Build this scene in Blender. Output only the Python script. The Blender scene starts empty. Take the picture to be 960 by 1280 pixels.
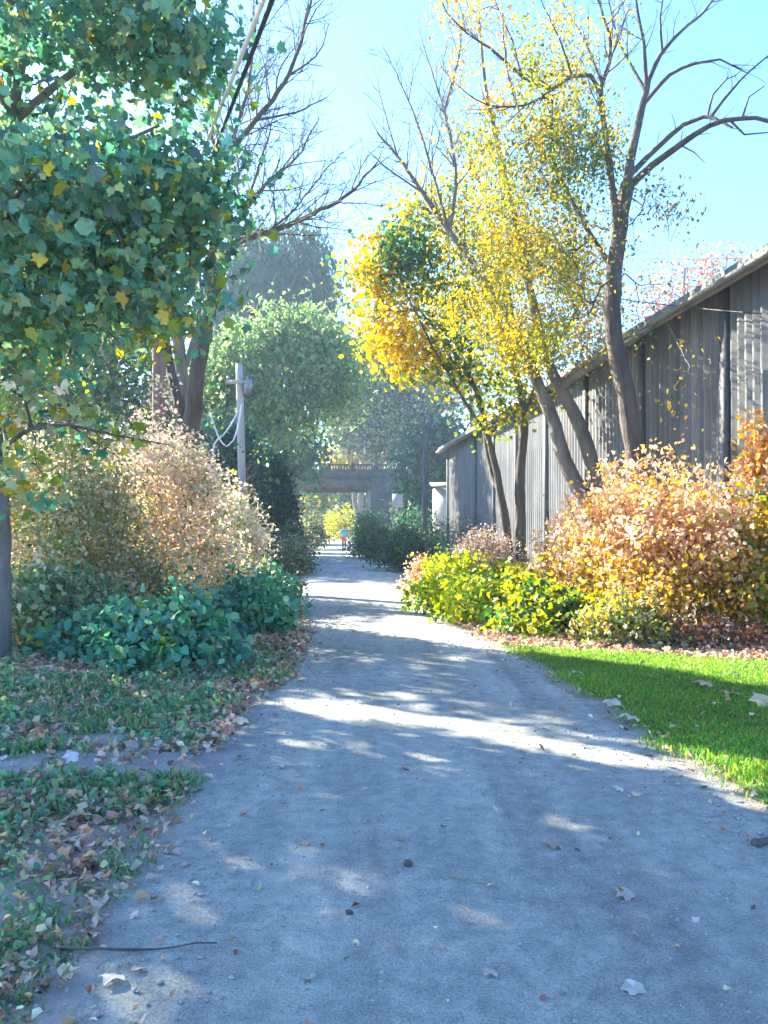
import bpy, bmesh, math, random
import numpy as np
from mathutils import Vector, Matrix

R = np.random.default_rng(11)
random.seed(5)
SC = bpy.context.scene
COL = SC.collection
EYE, FOC, HOR, CX = 1.6, 1000.0, 660.0, 480.0      # eye height, focal length and horizon of the 960x1280 photograph

def P(px, py, d):
    return np.array([(px - CX) / FOC * d, d, EYE - (py - HOR) / FOC * d])
def G(px, py):
    d = EYE * FOC / (py - HOR)
    return np.array([(px - CX) / FOC * d, d])

# ------------------------------------------------------------------ sun
SUN_EL = math.radians(30)
SUN_H = np.array([-0.80, 0.60])
S = np.array([SUN_H[0]*math.cos(SUN_EL), SUN_H[1]*math.cos(SUN_EL), math.sin(SUN_EL)])

# ------------------------------------------------------------------ materials
def new_mat(name):
    m = bpy.data.materials.new(name); m.use_nodes = True
    nt = m.node_tree; nt.nodes.clear()
    out = nt.nodes.new('ShaderNodeOutputMaterial')
    return m, nt, out
def N(nt, t, **kw):
    n = nt.nodes.new(t)
    for k, v in kw.items():
        if k.startswith('i_'): n.inputs[k[2:].replace('_', ' ')].default_value = v
        else: setattr(n, k, v)
    return n
def noise(nt, vec, scale, detail=4, rough=0.55):
    n = N(nt, 'ShaderNodeTexNoise'); n.inputs['Scale'].default_value = scale
    n.inputs['Detail'].default_value = detail; n.inputs['Roughness'].default_value = rough
    nt.links.new(vec, n.inputs['Vector']); return n.outputs['Fac']
def ramp(nt, fac, stops):
    r = N(nt, 'ShaderNodeValToRGB'); e = r.color_ramp.elements
    while len(e) < len(stops): e.new(0.5)
    for el, (p, c) in zip(e, stops): el.position = p; el.color = (*c, 1)
    nt.links.new(fac, r.inputs['Fac']); return r.outputs['Color']
def mixc(nt, a, b, fac, mode='MIX'):
    m = N(nt, 'ShaderNodeMix', data_type='RGBA', blend_type=mode)
    for s, v in ((m.inputs[0], fac), (m.inputs[6], a), (m.inputs[7], b)):
        if hasattr(v, 'links'): nt.links.new(v, s)
        elif isinstance(v, tuple): s.default_value = (*v, 1)
        else: s.default_value = v
    return m.outputs[2]

def leaf_mat(name, trans=0.45, gloss=0.05, rough=0.45):
    m, nt, out = new_mat(name)
    a = N(nt, 'ShaderNodeAttribute', attribute_name='tint')
    geo = N(nt, 'ShaderNodeNewGeometry')
    nz = noise(nt, geo.outputs['Position'], 14.0, 2)
    v = N(nt, 'ShaderNodeMapRange'); v.inputs[3].default_value = 0.8; v.inputs[4].default_value = 1.2
    nt.links.new(nz, v.inputs[0])
    hs = N(nt, 'ShaderNodeHueSaturation'); nt.links.new(a.outputs['Color'], hs.inputs['Color']); nt.links.new(v.outputs[0], hs.inputs['Value'])
    d = N(nt, 'ShaderNodeBsdfDiffuse'); nt.links.new(hs.outputs['Color'], d.inputs['Color'])
    t = N(nt, 'ShaderNodeBsdfTranslucent')
    hs2 = N(nt, 'ShaderNodeHueSaturation'); hs2.inputs['Saturation'].default_value = 1.12; hs2.inputs['Value'].default_value = 1.25
    nt.links.new(hs.outputs['Color'], hs2.inputs['Color']); nt.links.new(hs2.outputs['Color'], t.inputs['Color'])
    x = N(nt, 'ShaderNodeMixShader'); x.inputs[0].default_value = trans
    nt.links.new(d.outputs[0], x.inputs[1]); nt.links.new(t.outputs[0], x.inputs[2])
    g = N(nt, 'ShaderNodeBsdfGlossy'); g.inputs['Roughness'].default_value = rough; g.inputs['Color'].default_value = (.9, .9, .9, 1)
    y = N(nt, 'ShaderNodeMixShader'); y.inputs[0].default_value = gloss
    nt.links.new(x.outputs[0], y.inputs[1]); nt.links.new(g.outputs[0], y.inputs[2])
    nt.links.new(y.outputs[0], out.inputs['Surface'])
    return m
M_leaf = leaf_mat('leaf', 0.55, 0.03)
M_waxy = leaf_mat('waxy_leaf', 0.42, 0.045, 0.45)
M_dry = leaf_mat('dry_leaf', 0.25, 0.03, 0.6)
M_grass = leaf_mat('grass_blade', 0.55, 0.04, 0.4)

def solid(name, stops, scale=3.0, rough=0.85, bump=0.0, bscale=20.0, stretch=(1, 1, 1), metallic=0.0, detail=5):
    m, nt, out = new_mat(name)
    tc = N(nt, 'ShaderNodeNewGeometry')
    mp = N(nt, 'ShaderNodeMapping'); mp.inputs['Scale'].default_value = stretch
    nt.links.new(tc.outputs['Position'], mp.inputs['Vector'])
    f = noise(nt, mp.outputs[0], scale, detail)
    c = ramp(nt, f, stops)
    p = N(nt, 'ShaderNodeBsdfPrincipled'); p.inputs['Roughness'].default_value = rough; p.inputs['Metallic'].default_value = metallic
    nt.links.new(c, p.inputs['Base Color'])
    if bump:
        b = N(nt, 'ShaderNodeBump'); b.inputs['Strength'].default_value = bump; b.inputs['Distance'].default_value = 0.05
        nt.links.new(noise(nt, mp.outputs[0], bscale, 6), b.inputs['Height']); nt.links.new(b.outputs[0], p.inputs['Normal'])
    nt.links.new(p.outputs[0], out.inputs['Surface'])
    return m
def two(a, b): return [(0.3, a), (0.7, b)]
M_bark = solid('dark_bark', two((.055, .045, .04), (.14, .115, .1)), 6, .9, .9, 14, (1, 1, .25))
M_bark2 = solid('grey_bark', two((.10, .09, .085), (.22, .2, .18)), 5, .9, .8, 12, (1, 1, .3))
M_bark_red = solid('cane_bark', two((.24, .10, .05), (.42, .2, .1)), 8, .8, .3, 20)
M_stem = solid('dry_stem', two((.2, .15, .09), (.36, .28, .17)), 8, .85)
M_pole = solid('weathered_pole_wood', two((.3, .28, .26), (.5, .47, .44)), 4, .9, .5, 10, (1, 1, .15))
M_polebrown = solid('brown_pole_wood', two((.16, .11, .09), (.27, .2, .17)), 4, .9, .5, 10, (1, 1, .15))
M_conc = solid('old_concrete', two((.08, .07, .068), (.15, .13, .12)), 1.2, .9, .4, 6)
M_conclit = solid('sunlit_concrete', two((.3, .27, .25), (.5, .46, .43)), 1.5, .9, .4, 6)  # same concrete lightened: sun on the right abutment's face is in the colour
M_girder = solid('rusty_girder', two((.12, .085, .072), (.2, .14, .12)), 1.5, .8, .3, 6)
M_roof = solid('roof_sheet', two((.13, .13, .11), (.22, .21, .18)), 2, .6)
M_fascia = solid('grey_fascia', two((.12, .12, .11), (.22, .215, .19)), 1.5, .7, .2, 8, (1, 1, 3))
M_white = solid('white_paint', two((.36, .37, .38), (.5, .5, .5)), 2, .6)
M_black = solid('black_rubber', two((.015, .015, .017), (.03, .03, .03)), 4, .6)
M_cablewhite = solid('white_cable', two((.7, .68, .66), (.85, .83, .8)), 4, .5)
M_cable = solid('black_cable', two((.02, .018, .018), (.045, .04, .04)), 4, .6)
M_metal = solid('dull_metal', two((.16, .17, .18), (.3, .31, .32)), 4, .45, metallic=.6)
M_skin = solid('skin', two((.42, .25, .18), (.5, .3, .22)), 8, .6)
M_shirt = solid('teal_shirt', two((.10, .42, .58), (.16, .52, .66)), 8, .9)
M_shorts = solid('pink_shorts', two((.5, .09, .2), (.62, .14, .26)), 8, .9)
M_legging = solid('navy_leggings', two((.02, .025, .06), (.04, .045, .09)), 8, .9)
M_hair = solid('dark_hair', two((.03, .02, .015), (.06, .045, .03)), 20, .7)
M_shoe = solid('dark_shoe', two((.03, .03, .035), (.07, .07, .08)), 8, .8)
M_stone = solid('grey_stone', two((.2, .19, .18), (.42, .4, .38)), 40, .9)

M_post = solid('slate_post', two((.05, .058, .07), (.10, .11, .125)), 2, .7)
def path_mat():
    m, nt, out = new_mat('stone_dust')
    geo = N(nt, 'ShaderNodeNewGeometry'); pos = geo.outputs['Position']
    big = ramp(nt, noise(nt, pos, 0.55, 5, .6), [(.32, (.34, .36, .325)), (.68, (.51, .52, .465))])
    mp = N(nt, 'ShaderNodeMapping'); mp.inputs['Scale'].default_value = (1.6, .12, 1); mp.inputs['Rotation'].default_value = (0, 0, .06)
    nt.links.new(pos, mp.inputs['Vector'])
    trk = ramp(nt, noise(nt, mp.outputs[0], 1.3, 4, .6), [(.34, (.74, .75, .76)), (.5, (1, 1, 1)), (.64, (1.16, 1.14, 1.10))])
    c = mixc(nt, big, trk, 1.0, 'MULTIPLY')
    mid = ramp(nt, noise(nt, pos, 9, 5, .7), [(.32, (.72, .73, .74)), (.68, (1.2, 1.19, 1.17))])
    c = mixc(nt, c, mid, 1.0, 'MULTIPLY')
    fine = ramp(nt, noise(nt, pos, 110, 3, .7), [(.34, (.66, .66, .66)), (.5, (1, 1, 1)), (.66, (1.26, 1.25, 1.23))])
    c = mixc(nt, c, fine, 1.0, 'MULTIPLY')
    vor = N(nt, 'ShaderNodeTexVoronoi'); vor.inputs['Scale'].default_value = 55; nt.links.new(pos, vor.inputs['Vector'])
    peb = ramp(nt, vor.outputs['Distance'], [(.08, (1.35, 1.34, 1.32)), (.2, (1, 1, 1))])
    c = mixc(nt, c, peb, .8, 'MULTIPLY')
    # worn tyre ruts along the path
    p = N(nt, 'ShaderNodeBsdfPrincipled'); p.inputs['Roughness'].default_value = .92
    p.inputs['Specular IOR Level'].default_value = .25
    nt.links.new(c, p.inputs['Base Color'])
    h = N(nt, 'ShaderNodeMath', operation='ADD'); nt.links.new(noise(nt, pos, 70, 5, .75), h.inputs[0])
    h2 = N(nt, 'ShaderNodeMath', operation='MULTIPLY'); nt.links.new(noise(nt, pos, 7, 5, .6), h2.inputs[0]); h2.inputs[1].default_value = 2.2
    nt.links.new(h2.outputs[0], h.inputs[1])
    b = N(nt, 'ShaderNodeBump'); b.inputs['Strength'].default_value = .9; b.inputs['Distance'].default_value = .03
    nt.links.new(h.outputs[0], b.inputs['Height']); nt.links.new(b.outputs[0], p.inputs['Normal'])
    nt.links.new(p.outputs[0], out.inputs['Surface'])
    return m
M_path = path_mat()
M_soil = solid('bare_soil', [(.3, (.22, .185, .155)), (.55, (.31, .275, .235)), (.75, (.40, .365, .32))], 2.5, .95, .6, 30)
M_soilpale = solid('trodden_soil', [(.3, (.22, .2, .19)), (.7, (.33, .31, .3))], 3, .95, .5, 40)
M_turf = solid('turf_soil', two((.07, .12, .03), (.12, .19, .04)), 6, .95, .5, 30)

def barn_mat():
    m, nt, out = new_mat('weathered_corrugated_sheet')
    geo = N(nt, 'ShaderNodeNewGeometry'); pos = geo.outputs['Position']
    mp = N(nt, 'ShaderNodeMapping'); mp.inputs['Scale'].default_value = (1, 1, .06); nt.links.new(pos, mp.inputs['Vector'])
    c = ramp(nt, noise(nt, mp.outputs[0], 3.0, 5, .65), [(.3, (.085, .10, .12)), (.5, (.13, .148, .168)), (.7, (.24, .245, .25))])
    rust = ramp(nt, noise(nt, mp.outputs[0], 1.3, 5, .7), [(.55, (1, 1, 1)), (.75, (1.0, .72, .62))])
    c = mixc(nt, c, rust, 1.0, 'MULTIPLY')
    gr = ramp(nt, noise(nt, pos, 1.2, 6, .7), [(.3, (.8, .8, .8)), (.7, (1.15, 1.14, 1.12))])
    c = mixc(nt, c, gr, 1.0, 'MULTIPLY')
    p = N(nt, 'ShaderNodeBsdfPrincipled'); p.inputs['Roughness'].default_value = .62; p.inputs['Metallic'].default_value = .0
    nt.links.new(c, p.inputs['Base Color']); nt.links.new(p.outputs[0], out.inputs['Surface'])
    return m
M_barn = barn_mat()

# ------------------------------------------------------------------ object helpers
def tag(o, label=None, cat=None, group=None, kind=None):
    if label: o['label'] = label
    if cat: o['category'] = cat
    if group: o['group'] = group
    if kind: o['kind'] = kind
    return o
def thing(name, label, cat, loc=(0, 0, 0), group=None):
    o = bpy.data.objects.new(name, None); COL.objects.link(o); o.location = loc
    o.empty_display_size = .2
    return tag(o, label, cat, group)

def mesh_obj(name, V, F, mat, parent=None, tint=None, smooth=False, loc=None):
    """V (n,3) world coordinates; F list of (m,k) int arrays; tint per face (in order of F)."""
    V = np.asarray(V, float)
    if parent is not None and loc is None: loc = np.array(parent.matrix_world.translation if parent.parent else parent.location)
    if loc is None: loc = np.zeros(3)
    me = bpy.data.meshes.new(name)
    F = [np.asarray(f, np.int64) for f in F if len(f)]
    me.vertices.add(len(V)); me.vertices.foreach_set('co', (V - np.asarray(loc)).astype(np.float32).ravel())
    nl = sum(f.size for f in F); npoly = sum(len(f) for f in F)
    me.loops.add(nl); me.polygons.add(npoly)
    me.loops.foreach_set('vertex_index', np.concatenate([f.ravel() for f in F]).astype(np.int32))
    tot = np.concatenate([np.full(len(f), f.shape[1]) for f in F]); st = np.concatenate([[0], np.cumsum(tot)[:-1]])
    me.polygons.foreach_set('loop_start', st.astype(np.int32))
    if smooth: me.polygons.foreach_set('use_smooth', np.ones(npoly, bool))
    me.update(calc_edges=True); me.validate()
    if tint is not None:
        at = me.attributes.new('tint', 'FLOAT_COLOR', 'FACE')
        at.data.foreach_set('color', np.hstack([tint, np.ones((len(tint), 1))]).astype(np.float32).ravel())
    if mat: me.materials.append(mat)
    o = bpy.data.objects.new(name, me); COL.objects.link(o)
    if parent is not None: o.parent = parent
    else: o.location = loc
    return o

class MB:
    """collects simple shapes into one mesh"""
    def __init__(s): s.v = []; s.f = {}; s.n = 0
    def add(s, V, F):
        for f in F:
            f = np.asarray(f) + s.n; s.f.setdefault(f.shape[1], []).append(f)
        s.v.append(np.asarray(V, float)); s.n += len(V)
    def box(s, c, size, ax=None):
        h = np.array(size) / 2
        q = np.array([[x, y, z] for x in (-1, 1) for y in (-1, 1) for z in (-1, 1)]) * h
        if ax is not None: q = q @ np.asarray(ax)
        s.add(q + np.asarray(c), [np.array([[0, 1, 3, 2], [4, 6, 7, 5], [0, 4, 5, 1], [2, 3, 7, 6], [0, 2, 6, 4], [1, 5, 7, 3]])])
    def tube(s, pts, rad, sides=8, cap=True):
        V, F = tube(pts, rad, sides); s.add(V, [F])
        if cap:
            n = len(V); s.f.setdefault(sides, []).append(np.array([list(range(s.n - n, s.n - n + sides))[::-1], list(range(s.n - sides, s.n))]))
    def build(s, name, mat, parent=None, smooth=False, loc=None):
        return mesh_obj(name, np.vstack(s.v), [np.vstack(f) for f in s.f.values()], mat, parent, smooth=smooth, loc=loc)

def tube(pts, rad, sides=6):
    pts = np.asarray(pts, float); n = len(pts); rad = np.broadcast_to(np.asarray(rad, float), (n,))
    T = np.gradient(pts, axis=0); T /= np.linalg.norm(T, axis=1, keepdims=True) + 1e-9
    a = np.array([1., 0, 0]) if abs(T[0, 0]) < .8 else np.array([0, 1., 0])
    U = np.empty_like(pts); u = a - T[0] * (a @ T[0])
    for i in range(n):
        u = u - T[i] * (u @ T[i]); u /= np.linalg.norm(u) + 1e-9; U[i] = u
    W = np.cross(T, U)
    th = np.arange(sides) / sides * 2 * np.pi
    ring = np.cos(th)[None, :, None] * U[:, None] + np.sin(th)[None, :, None] * W[:, None]
    V = (pts[:, None] + ring * rad[:, None, None]).reshape(-1, 3)
    i = np.arange(n - 1)[:, None] * sides; j = np.arange(sides)[None]; k = (j + 1) % sides
    F = np.stack([i + j, i + k, i + sides + k, i + sides + j], -1).reshape(-1, 4)
    return V, F

def smooth_line(pts, step):
    pts = np.asarray(pts, float)
    p = np.vstack([2 * pts[0] - pts[1], pts, 2 * pts[-1] - pts[-2]]); out = []; t_out = []
    for i in range(1, len(p) - 2):
        n = max(1, int(np.linalg.norm(p[i + 1] - p[i]) / step))
        t = np.arange(n)[:, None] / n
        out.append(.5 * ((2 * p[i]) + (-p[i - 1] + p[i + 1]) * t + (2 * p[i - 1] - 5 * p[i] + 4 * p[i + 1] - p[i + 2]) * t ** 2 + (-p[i - 1] + 3 * p[i] - 3 * p[i + 1] + p[i + 2]) * t ** 3))
        t_out.append((i - 1 + t[:, 0]) / (len(pts) - 1))
    out.append(pts[-1:]); t_out.append(np.array([1.]))
    return np.vstack(out), np.concatenate(t_out)

# ------------------------------------------------------------------ sunlit gaps (where the sun gets through between the trees on the left)
def ground_poly(pp): return np.array([G(*q) for q in pp])
GAPS = [
    (ground_poly([(318, 882), (400, 874), (480, 885), (640, 916), (740, 935), (850, 952), (985, 985), (985, 1040), (900, 1000), (850, 972), (740, 956), (640, 940), (520, 912), (400, 900)]), 1.0),
    (ground_poly([(440, 788), (500, 769), (560, 778), (660, 822), (560, 806), (500, 795)]), 1.0),
    (ground_poly([(350, 742), (380, 723), (470, 719), (520, 730), (600, 772), (560, 776), (490, 757), (430, 747), (380, 745)]), 1.0),
    (ground_poly([(385, 677), (440, 677), (440, 672), (385, 672)]), 1.0),
    (ground_poly([(640, 806), (960, 818), (1200, 830), (1200, 900), (960, 866), (800, 836), (690, 822)]), 1.0),
    (ground_poly([(850, 938), (1000, 962), (1000, 1035), (930, 1000)]), 1.0),
    (ground_poly([(330, 1062), (480, 1055), (610, 1130), (560, 1145), (400, 1112)]), .75),
    (ground_poly([(710, 1015), (790, 1040), (860, 1085), (800, 1092), (700, 1050)]), .8),
    (ground_poly([(500, 930), (600, 960), (700, 1010), (650, 1010), (520, 965)]), .6),
    (ground_poly([(690, 1130), (780, 1165), (900, 1240), (800, 1210), (700, 1165)]), .6),
]
BEAMS = [(4.0, 9.8, 20, .1, 3.2, .95), (1.7, 11.8, 18.5, .1, 1.4, .95), (2.6, 20, 27, 1.5, 6, .8)]
def in_poly(q, poly):
    x, y = q[:, 0], q[:, 1]; r = np.zeros(len(q), bool); j = len(poly) - 1
    for i in range(len(poly)):
        xi, yi = poly[i]; xj, yj = poly[j]
        c = ((yi > y) != (yj > y)) & (x < (xj - xi) * (y - yi) / (yj - yi + 1e-12) + xi)
        r ^= c; j = i
    return r
def carve(p, rng):
    """True where a leaf stays: leaves standing in a gap's sunbeam are left out"""
    q = p[:, :2] - S[:2] / S[2] * p[:, 2:3]
    q = q + rng.normal(0, .05, q.shape)
    keep = np.ones(len(p), bool)
    for poly, pr in GAPS:
        keep &= ~(in_poly(q, poly) & (rng.random(len(p)) < pr))
    # the sunny shrubs on the right: beams that cross these upright strips stay open
    for xp, y0, y1, z0, z1, pr in BEAMS:
        k = (p[:, 0] - xp) / S[0]; yy = p[:, 1] - S[1] * k; zz = p[:, 2] - S[2] * k
        keep &= ~((p[:, 0] < 0) & (yy > y0) & (yy < y1) & (zz > z0) & (zz < z1) & (rng.random(len(p)) < pr))
    return keep

def barn_open(p, rng):
    """gaps in the right hand crowns: some of the sun reaches the barn wall"""
    k = (p[:, 0] - 5.6) / S[0]; y = p[:, 1] - S[1] * k
    for _ in range(3):
        k = (p[:, 0] - (3.72 + .092 * (45 - y))) / S[0]; y = p[:, 1] - S[1] * k
    z = p[:, 2] - S[2] * k
    hit = ((y > 11.8) & (y < 14.8) & (z > 3.0) & (z < 6.3)) | ((y > 20.5) & (y < 24.5) & (z > 1) & (z < 5.6) & (rng.random(len(p)) < .7))
    return ~(hit & (rng.random(len(p)) < .96))

# ------------------------------------------------------------------ leaves
def tmpl_simple(w=.34, fold=.10):
    return np.array([[0, 0, 0], [w, .42, fold], [0, 1, -.06], [-w, .42, fold]]), [np.array([[0, 1, 2], [0, 2, 3]])]
def tmpl_slim(): return tmpl_simple(.14, .05)
def tmpl_oval():
    return np.array([[0, 0, 0], [.28, .25, .07], [.30, .62, .07], [0, 1, -.1], [-.30, .62, .07], [-.28, .25, .07], [0, .45, 0]]), \
        [np.array([[0, 1, 2, 6], [6, 2, 3, 4], [0, 6, 4, 5]])]
def tmpl_maple():
    h = [[.20, -.04, -.03], [.44, .04, -.09], [.42, .26, .02], [.64, .50, -.11], [.40, .62, .0], [.26, .70, .04], [.14, .88, -.05]]
    b = [[0, .02, 0]] + h + [[0, 1.02, -.14]] + [[-x, y, z] for x, y, z in h[::-1]]
    f = [[0, 1 + i, 2 + i, 3 + i] for i in range(0, 14, 2)] + [[0, 15, 16, 1]]
    return np.array([[0, .40, .03]] + b), [np.array(f)]
def tmpl_curl():
    return np.array([[0, 0, 0], [.30, .3, .16], [.22, .7, .2], [0, 1, .1], [-.24, .65, .14], [-.32, .3, .22], [0, .5, 0]]), \
        [np.array([[0, 1, 2, 6], [6, 2, 3, 4], [0, 6, 4, 5]])]

def unit(v): return v / (np.linalg.norm(v, axis=-1, keepdims=True) + 1e-9)

def leaves_mesh(pos, size, tint, tmpl, rng, droop=.3, upn=.6, axis=None, rag=.06):
    n = len(pos); T, Fs = tmpl
    u = rng.normal(size=(n, 3)) if axis is None else axis + rng.normal(size=(n, 3)) * .5
    u = unit(u); u[:, 2] -= droop; u = unit(u)
    nn = unit(rng.normal(size=(n, 3))); nn[:, 2] += upn
    nn = nn - u * (nn * u).sum(1, keepdims=True); nn = unit(nn)
    w = np.cross(u, nn)
    s = size[:, None, None]
    V = pos[:, None] + s * (T[None, :, 0:1] * w[:, None] + T[None, :, 1:2] * u[:, None] + T[None, :, 2:3] * nn[:, None])
    V += rng.normal(0, rag, V.shape) * s
    k = len(T); base = np.arange(n)[:, None, None] * k
    FF = []; TT = []
    for f in Fs:
        FF.append((base + f[None]).reshape(-1, f.shape[1])); TT.append(np.repeat(tint, len(f), axis=0))
    return V.reshape(-1, 3), FF, np.vstack(TT)

def pick(pal, n, rng, jitter=.16):
    cols = np.array([c for c, w in pal]); w = np.array([w for c, w in pal], float); w /= w.sum()
    c = cols[rng.choice(len(cols), n, p=w)]
    return np.clip(c * (1 + rng.normal(0, jitter, (n, 1))) * (1 + rng.normal(0, jitter * .4, (n, 3))), .005, .95)

# ------------------------------------------------------------------ branching
def grow(limbs, attr, rng, step=.35, rtip=.006, expo=.46, lift=.12, wob=.06, kink=.0):
    """limbs: [(points, r0, r1)], attr (m,3). Returns trunk tubes and branch chains."""
    cap = 4000 + len(attr) * 9
    pos = np.zeros((cap, 3)); par = np.full(cap, -1); rad = np.zeros(cap); dirs = np.zeros((cap, 3)); n = 0
    limb_tubes = []
    for pts, r0, r1 in limbs:
        L, t = smooth_line(pts, step * .7)
        L = L + rng.normal(0, wob * .25, L.shape) * np.linspace(0, 1, len(L))[:, None]
        r = r0 + (r1 - r0) * t ** .9
        limb_tubes.append((L, r))
        m = len(L); pos[n:n + m] = L; dirs[n:n + m] = unit(np.gradient(L, axis=0)); rad[n:n + m] = r
        n += m
    nlimb = n; chains = []
    if not len(attr): return limb_tubes, [], pos[:n], nlimb
    fromlimb = np.min(np.linalg.norm(attr[:, None] - pos[None, :n], axis=2), axis=1)
    for a in attr[np.argsort(fromlimb)]:
        d2 = ((pos[:n] - a) ** 2).sum(1)
        # prefer attaching where the parent points towards the attractor
        i = int(np.argmin(d2)); s = pos[i]
        v = a - s; Ld = np.linalg.norm(v)
        if Ld < 1e-3: continue
        d0 = dirs[i] if i >= nlimb else unit(dirs[i] + unit(v))
        ctrl = s + unit(d0 + np.array([0, 0, lift])) * Ld * .38 + rng.normal(0, wob, 3) * Ld
        k = int(np.clip(Ld / step, 2, 7)); t = (np.arange(1, k + 1) / k)[:, None]
        q = (1 - t) ** 2 * s + 2 * t * (1 - t) * ctrl + t ** 2 * a
        q[:-1] += rng.normal(0, wob * .35, (k - 1, 3)) * Ld
        if n + k >= cap: break
        idx = np.arange(n, n + k); pos[idx] = q; par[idx] = np.concatenate([[i], idx[:-1]])
        dirs[idx] = unit(np.diff(np.vstack([s, q]), axis=0)); n += k
        chains.append((i, idx))
    cnt = np.zeros(n)
    for i, idx in chains: cnt[idx[-1]] += 1
    for j in range(n - 1, nlimb - 1, -1):
        if par[j] >= 0: cnt[par[j]] += cnt[j]
    r = rtip * np.maximum(cnt, 1) ** expo
    r[:nlimb] = rad[:nlimb]
    mb = []
    for i, idx in chains:
        rr = r[idx].copy(); r0 = min(rr[0] * 1.05, r[i] * .9)
        rr[-1] *= .55
        mb.append((np.vstack([pos[i], pos[idx]]), np.concatenate([[r0], np.minimum(rr, r0)])))
    return limb_tubes, mb, pos[:n], nlimb

def twigs(limbs, rng, levels=3, gap=.38, ratio=.5, ang=45, up=.25, start=.2, maxlen=2.4, step=.12, rmin=.0028):
    """side branches off each limb, then twigs off those: straight-ish shoots, shorter towards the tip"""
    out = []; queue = []
    for pts, r0, r1 in limbs:
        L, t = smooth_line(pts, .2); queue.append((L, r0 + (r1 - r0) * t ** .9, 0))
    while queue:
        L, r, lev = queue.pop()
        seg = np.linalg.norm(np.diff(L, axis=0), axis=1); cum = np.concatenate([[0], np.cumsum(seg)]); tot = cum[-1]
        g = gap * (.75 ** lev); n = int(tot * (1 - start) / g)
        tang = unit(np.gradient(L, axis=0))
        for k in range(n + 1):
            s = tot * start + (tot * (1 - start)) * (k + rng.uniform(.1, .9)) / (n + 1) if k < n else tot
            i = min(int(np.searchsorted(cum, s)), len(L) - 1); t = s / tot
            T = tang[i]; ax = unit(np.cross(T, rng.normal(size=3)))
            a = math.radians(rng.normal(ang, 10)) if k < n else rng.normal(0, .2)
            d = unit(T * math.cos(a) + ax * math.sin(a) + np.array([0, 0, up * rng.random()]))
            ln = min(maxlen, tot * ratio) * (1.05 - .6 * t) * rng.uniform(.55, 1.15)
            if ln < .12: continue
            m = max(3, int(ln / step)); q = [L[i]]; dd = d
            for _ in range(m):
                dd = unit(dd + rng.normal(0, .11, 3) + np.array([0, 0, up * .12])); q.append(q[-1] + dd * ln / m)
            q = np.array(q); rr = max(rmin, min(r[i] * .6, .006 + ln * .009)); R_ = np.linspace(rr, max(rmin * .7, rr * .25), len(q))
            out.append((q, R_))
            if lev + 1 < levels: queue.append((q, R_, lev + 1))
    return out

def tubes_mesh(tl, sides_thin=4, sides_thick=9, rough=0.0, rng=None):
    Vs, Fs, n = [], [], 0
    for pts, r in tl:
        s = sides_thick if r[0] > .05 else (6 if r[0] > .02 else sides_thin)
        V, F = tube(pts, r, s)
        if rough and s == sides_thick:
            c = np.repeat(pts, s, 0); V = c + (V - c) * (1 + rng.normal(0, rough, (len(V), 1)))
        Vs.append(V); Fs.append(F + n); n += len(V)
    return np.vstack(Vs), [np.vstack(Fs)]

def ell(px, py, d, rx, ry, rd, n, rng, shell=.5):
    """n points in an ellipsoid; rx, ry as they look in the photo, rd metres in depth"""
    v = unit(rng.normal(size=(n, 3))) * (rng.random((n, 1)) ** (1 / 3) * (1 - shell) + shell * rng.random((n, 1)) ** .12 * 1.0)
    s = d / FOC
    return P(px, py, d) + v * np.array([rx * s, rd, ry * s])

def fill_from(pts, K, sig, rng):
    q = np.repeat(pts, K, axis=0); return q + rng.normal(size=q.shape) * np.asarray(sig)

def tree(name, label, limbs, attr, leaf=None, bark=None, rng=None, group=None, cat='tree', rtip=.006, step=.35, lift=.12, wob=.07, extra=None, carveit=False, expo=.46, shoots=()):
    """limbs[0][0][0] is the foot of the trunk; leaf = dict(K, sig, size, pal|fn, tmpl, mat)"""
    base = limbs[0][0][0].copy(); base[2] = 0
    root = thing(name, label, cat, tuple(base), group)
    lt, ch, pos, nl = grow(limbs, attr, rng, step, rtip, expo, lift, wob)
    V, F = tubes_mesh(list(lt) + list(ch) + list(shoots), rough=.05, rng=rng); mesh_obj('trunk', V, F, bark, root, smooth=True, loc=base)
    if leaf:
        src = attr if leaf.get('src') is None else leaf['src']
        q = fill_from(src, leaf['K'], leaf['sig'], rng)
        cl = np.repeat(np.arange(len(src)), leaf['K'])
        if leaf.get('along', 0):
            ex = pos[nl:]; ex = ex[rng.random(len(ex)) < leaf['along']]
            q2 = fill_from(ex, 3, np.array(leaf['sig']) * .6, rng); q = np.vstack([q, q2]); cl = np.concatenate([cl, rng.integers(0, len(src), len(q2))])
        keep = q[:, 2] > .05
        if carveit: keep &= carve(q, rng)
        if leaf.get('barn'): keep &= barn_open(q, rng)
        q = q[keep]; cl = cl[keep]
        tint = leaf['fn'](q, cl, rng) if 'fn' in leaf else clump_pick(leaf['pal'], cl, len(src), rng)
        size = leaf['size'] * rng.uniform(.5, 1.35, len(q))
        V, F, T = leaves_mesh(q, size, tint, leaf.get('tmpl', tmpl_simple()), rng, leaf.get('droop', .4), leaf.get('upn', .6))
        mesh_obj(leaf.get('part', 'crown'), V, F, leaf.get('mat', M_leaf), root, tint=T, loc=base)
    return root

def clump_pick(pal, cl, nclump, rng, loyal=.72):
    cc = pick(pal, nclump, rng, .18)[cl]; own = pick(pal, len(cl), rng)
    l = rng.random((len(cl), 1)) < loyal
    return np.clip(np.where(l, cc * (1 + rng.normal(0, .12, (len(cl), 1))), own), .005, .95)

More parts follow.
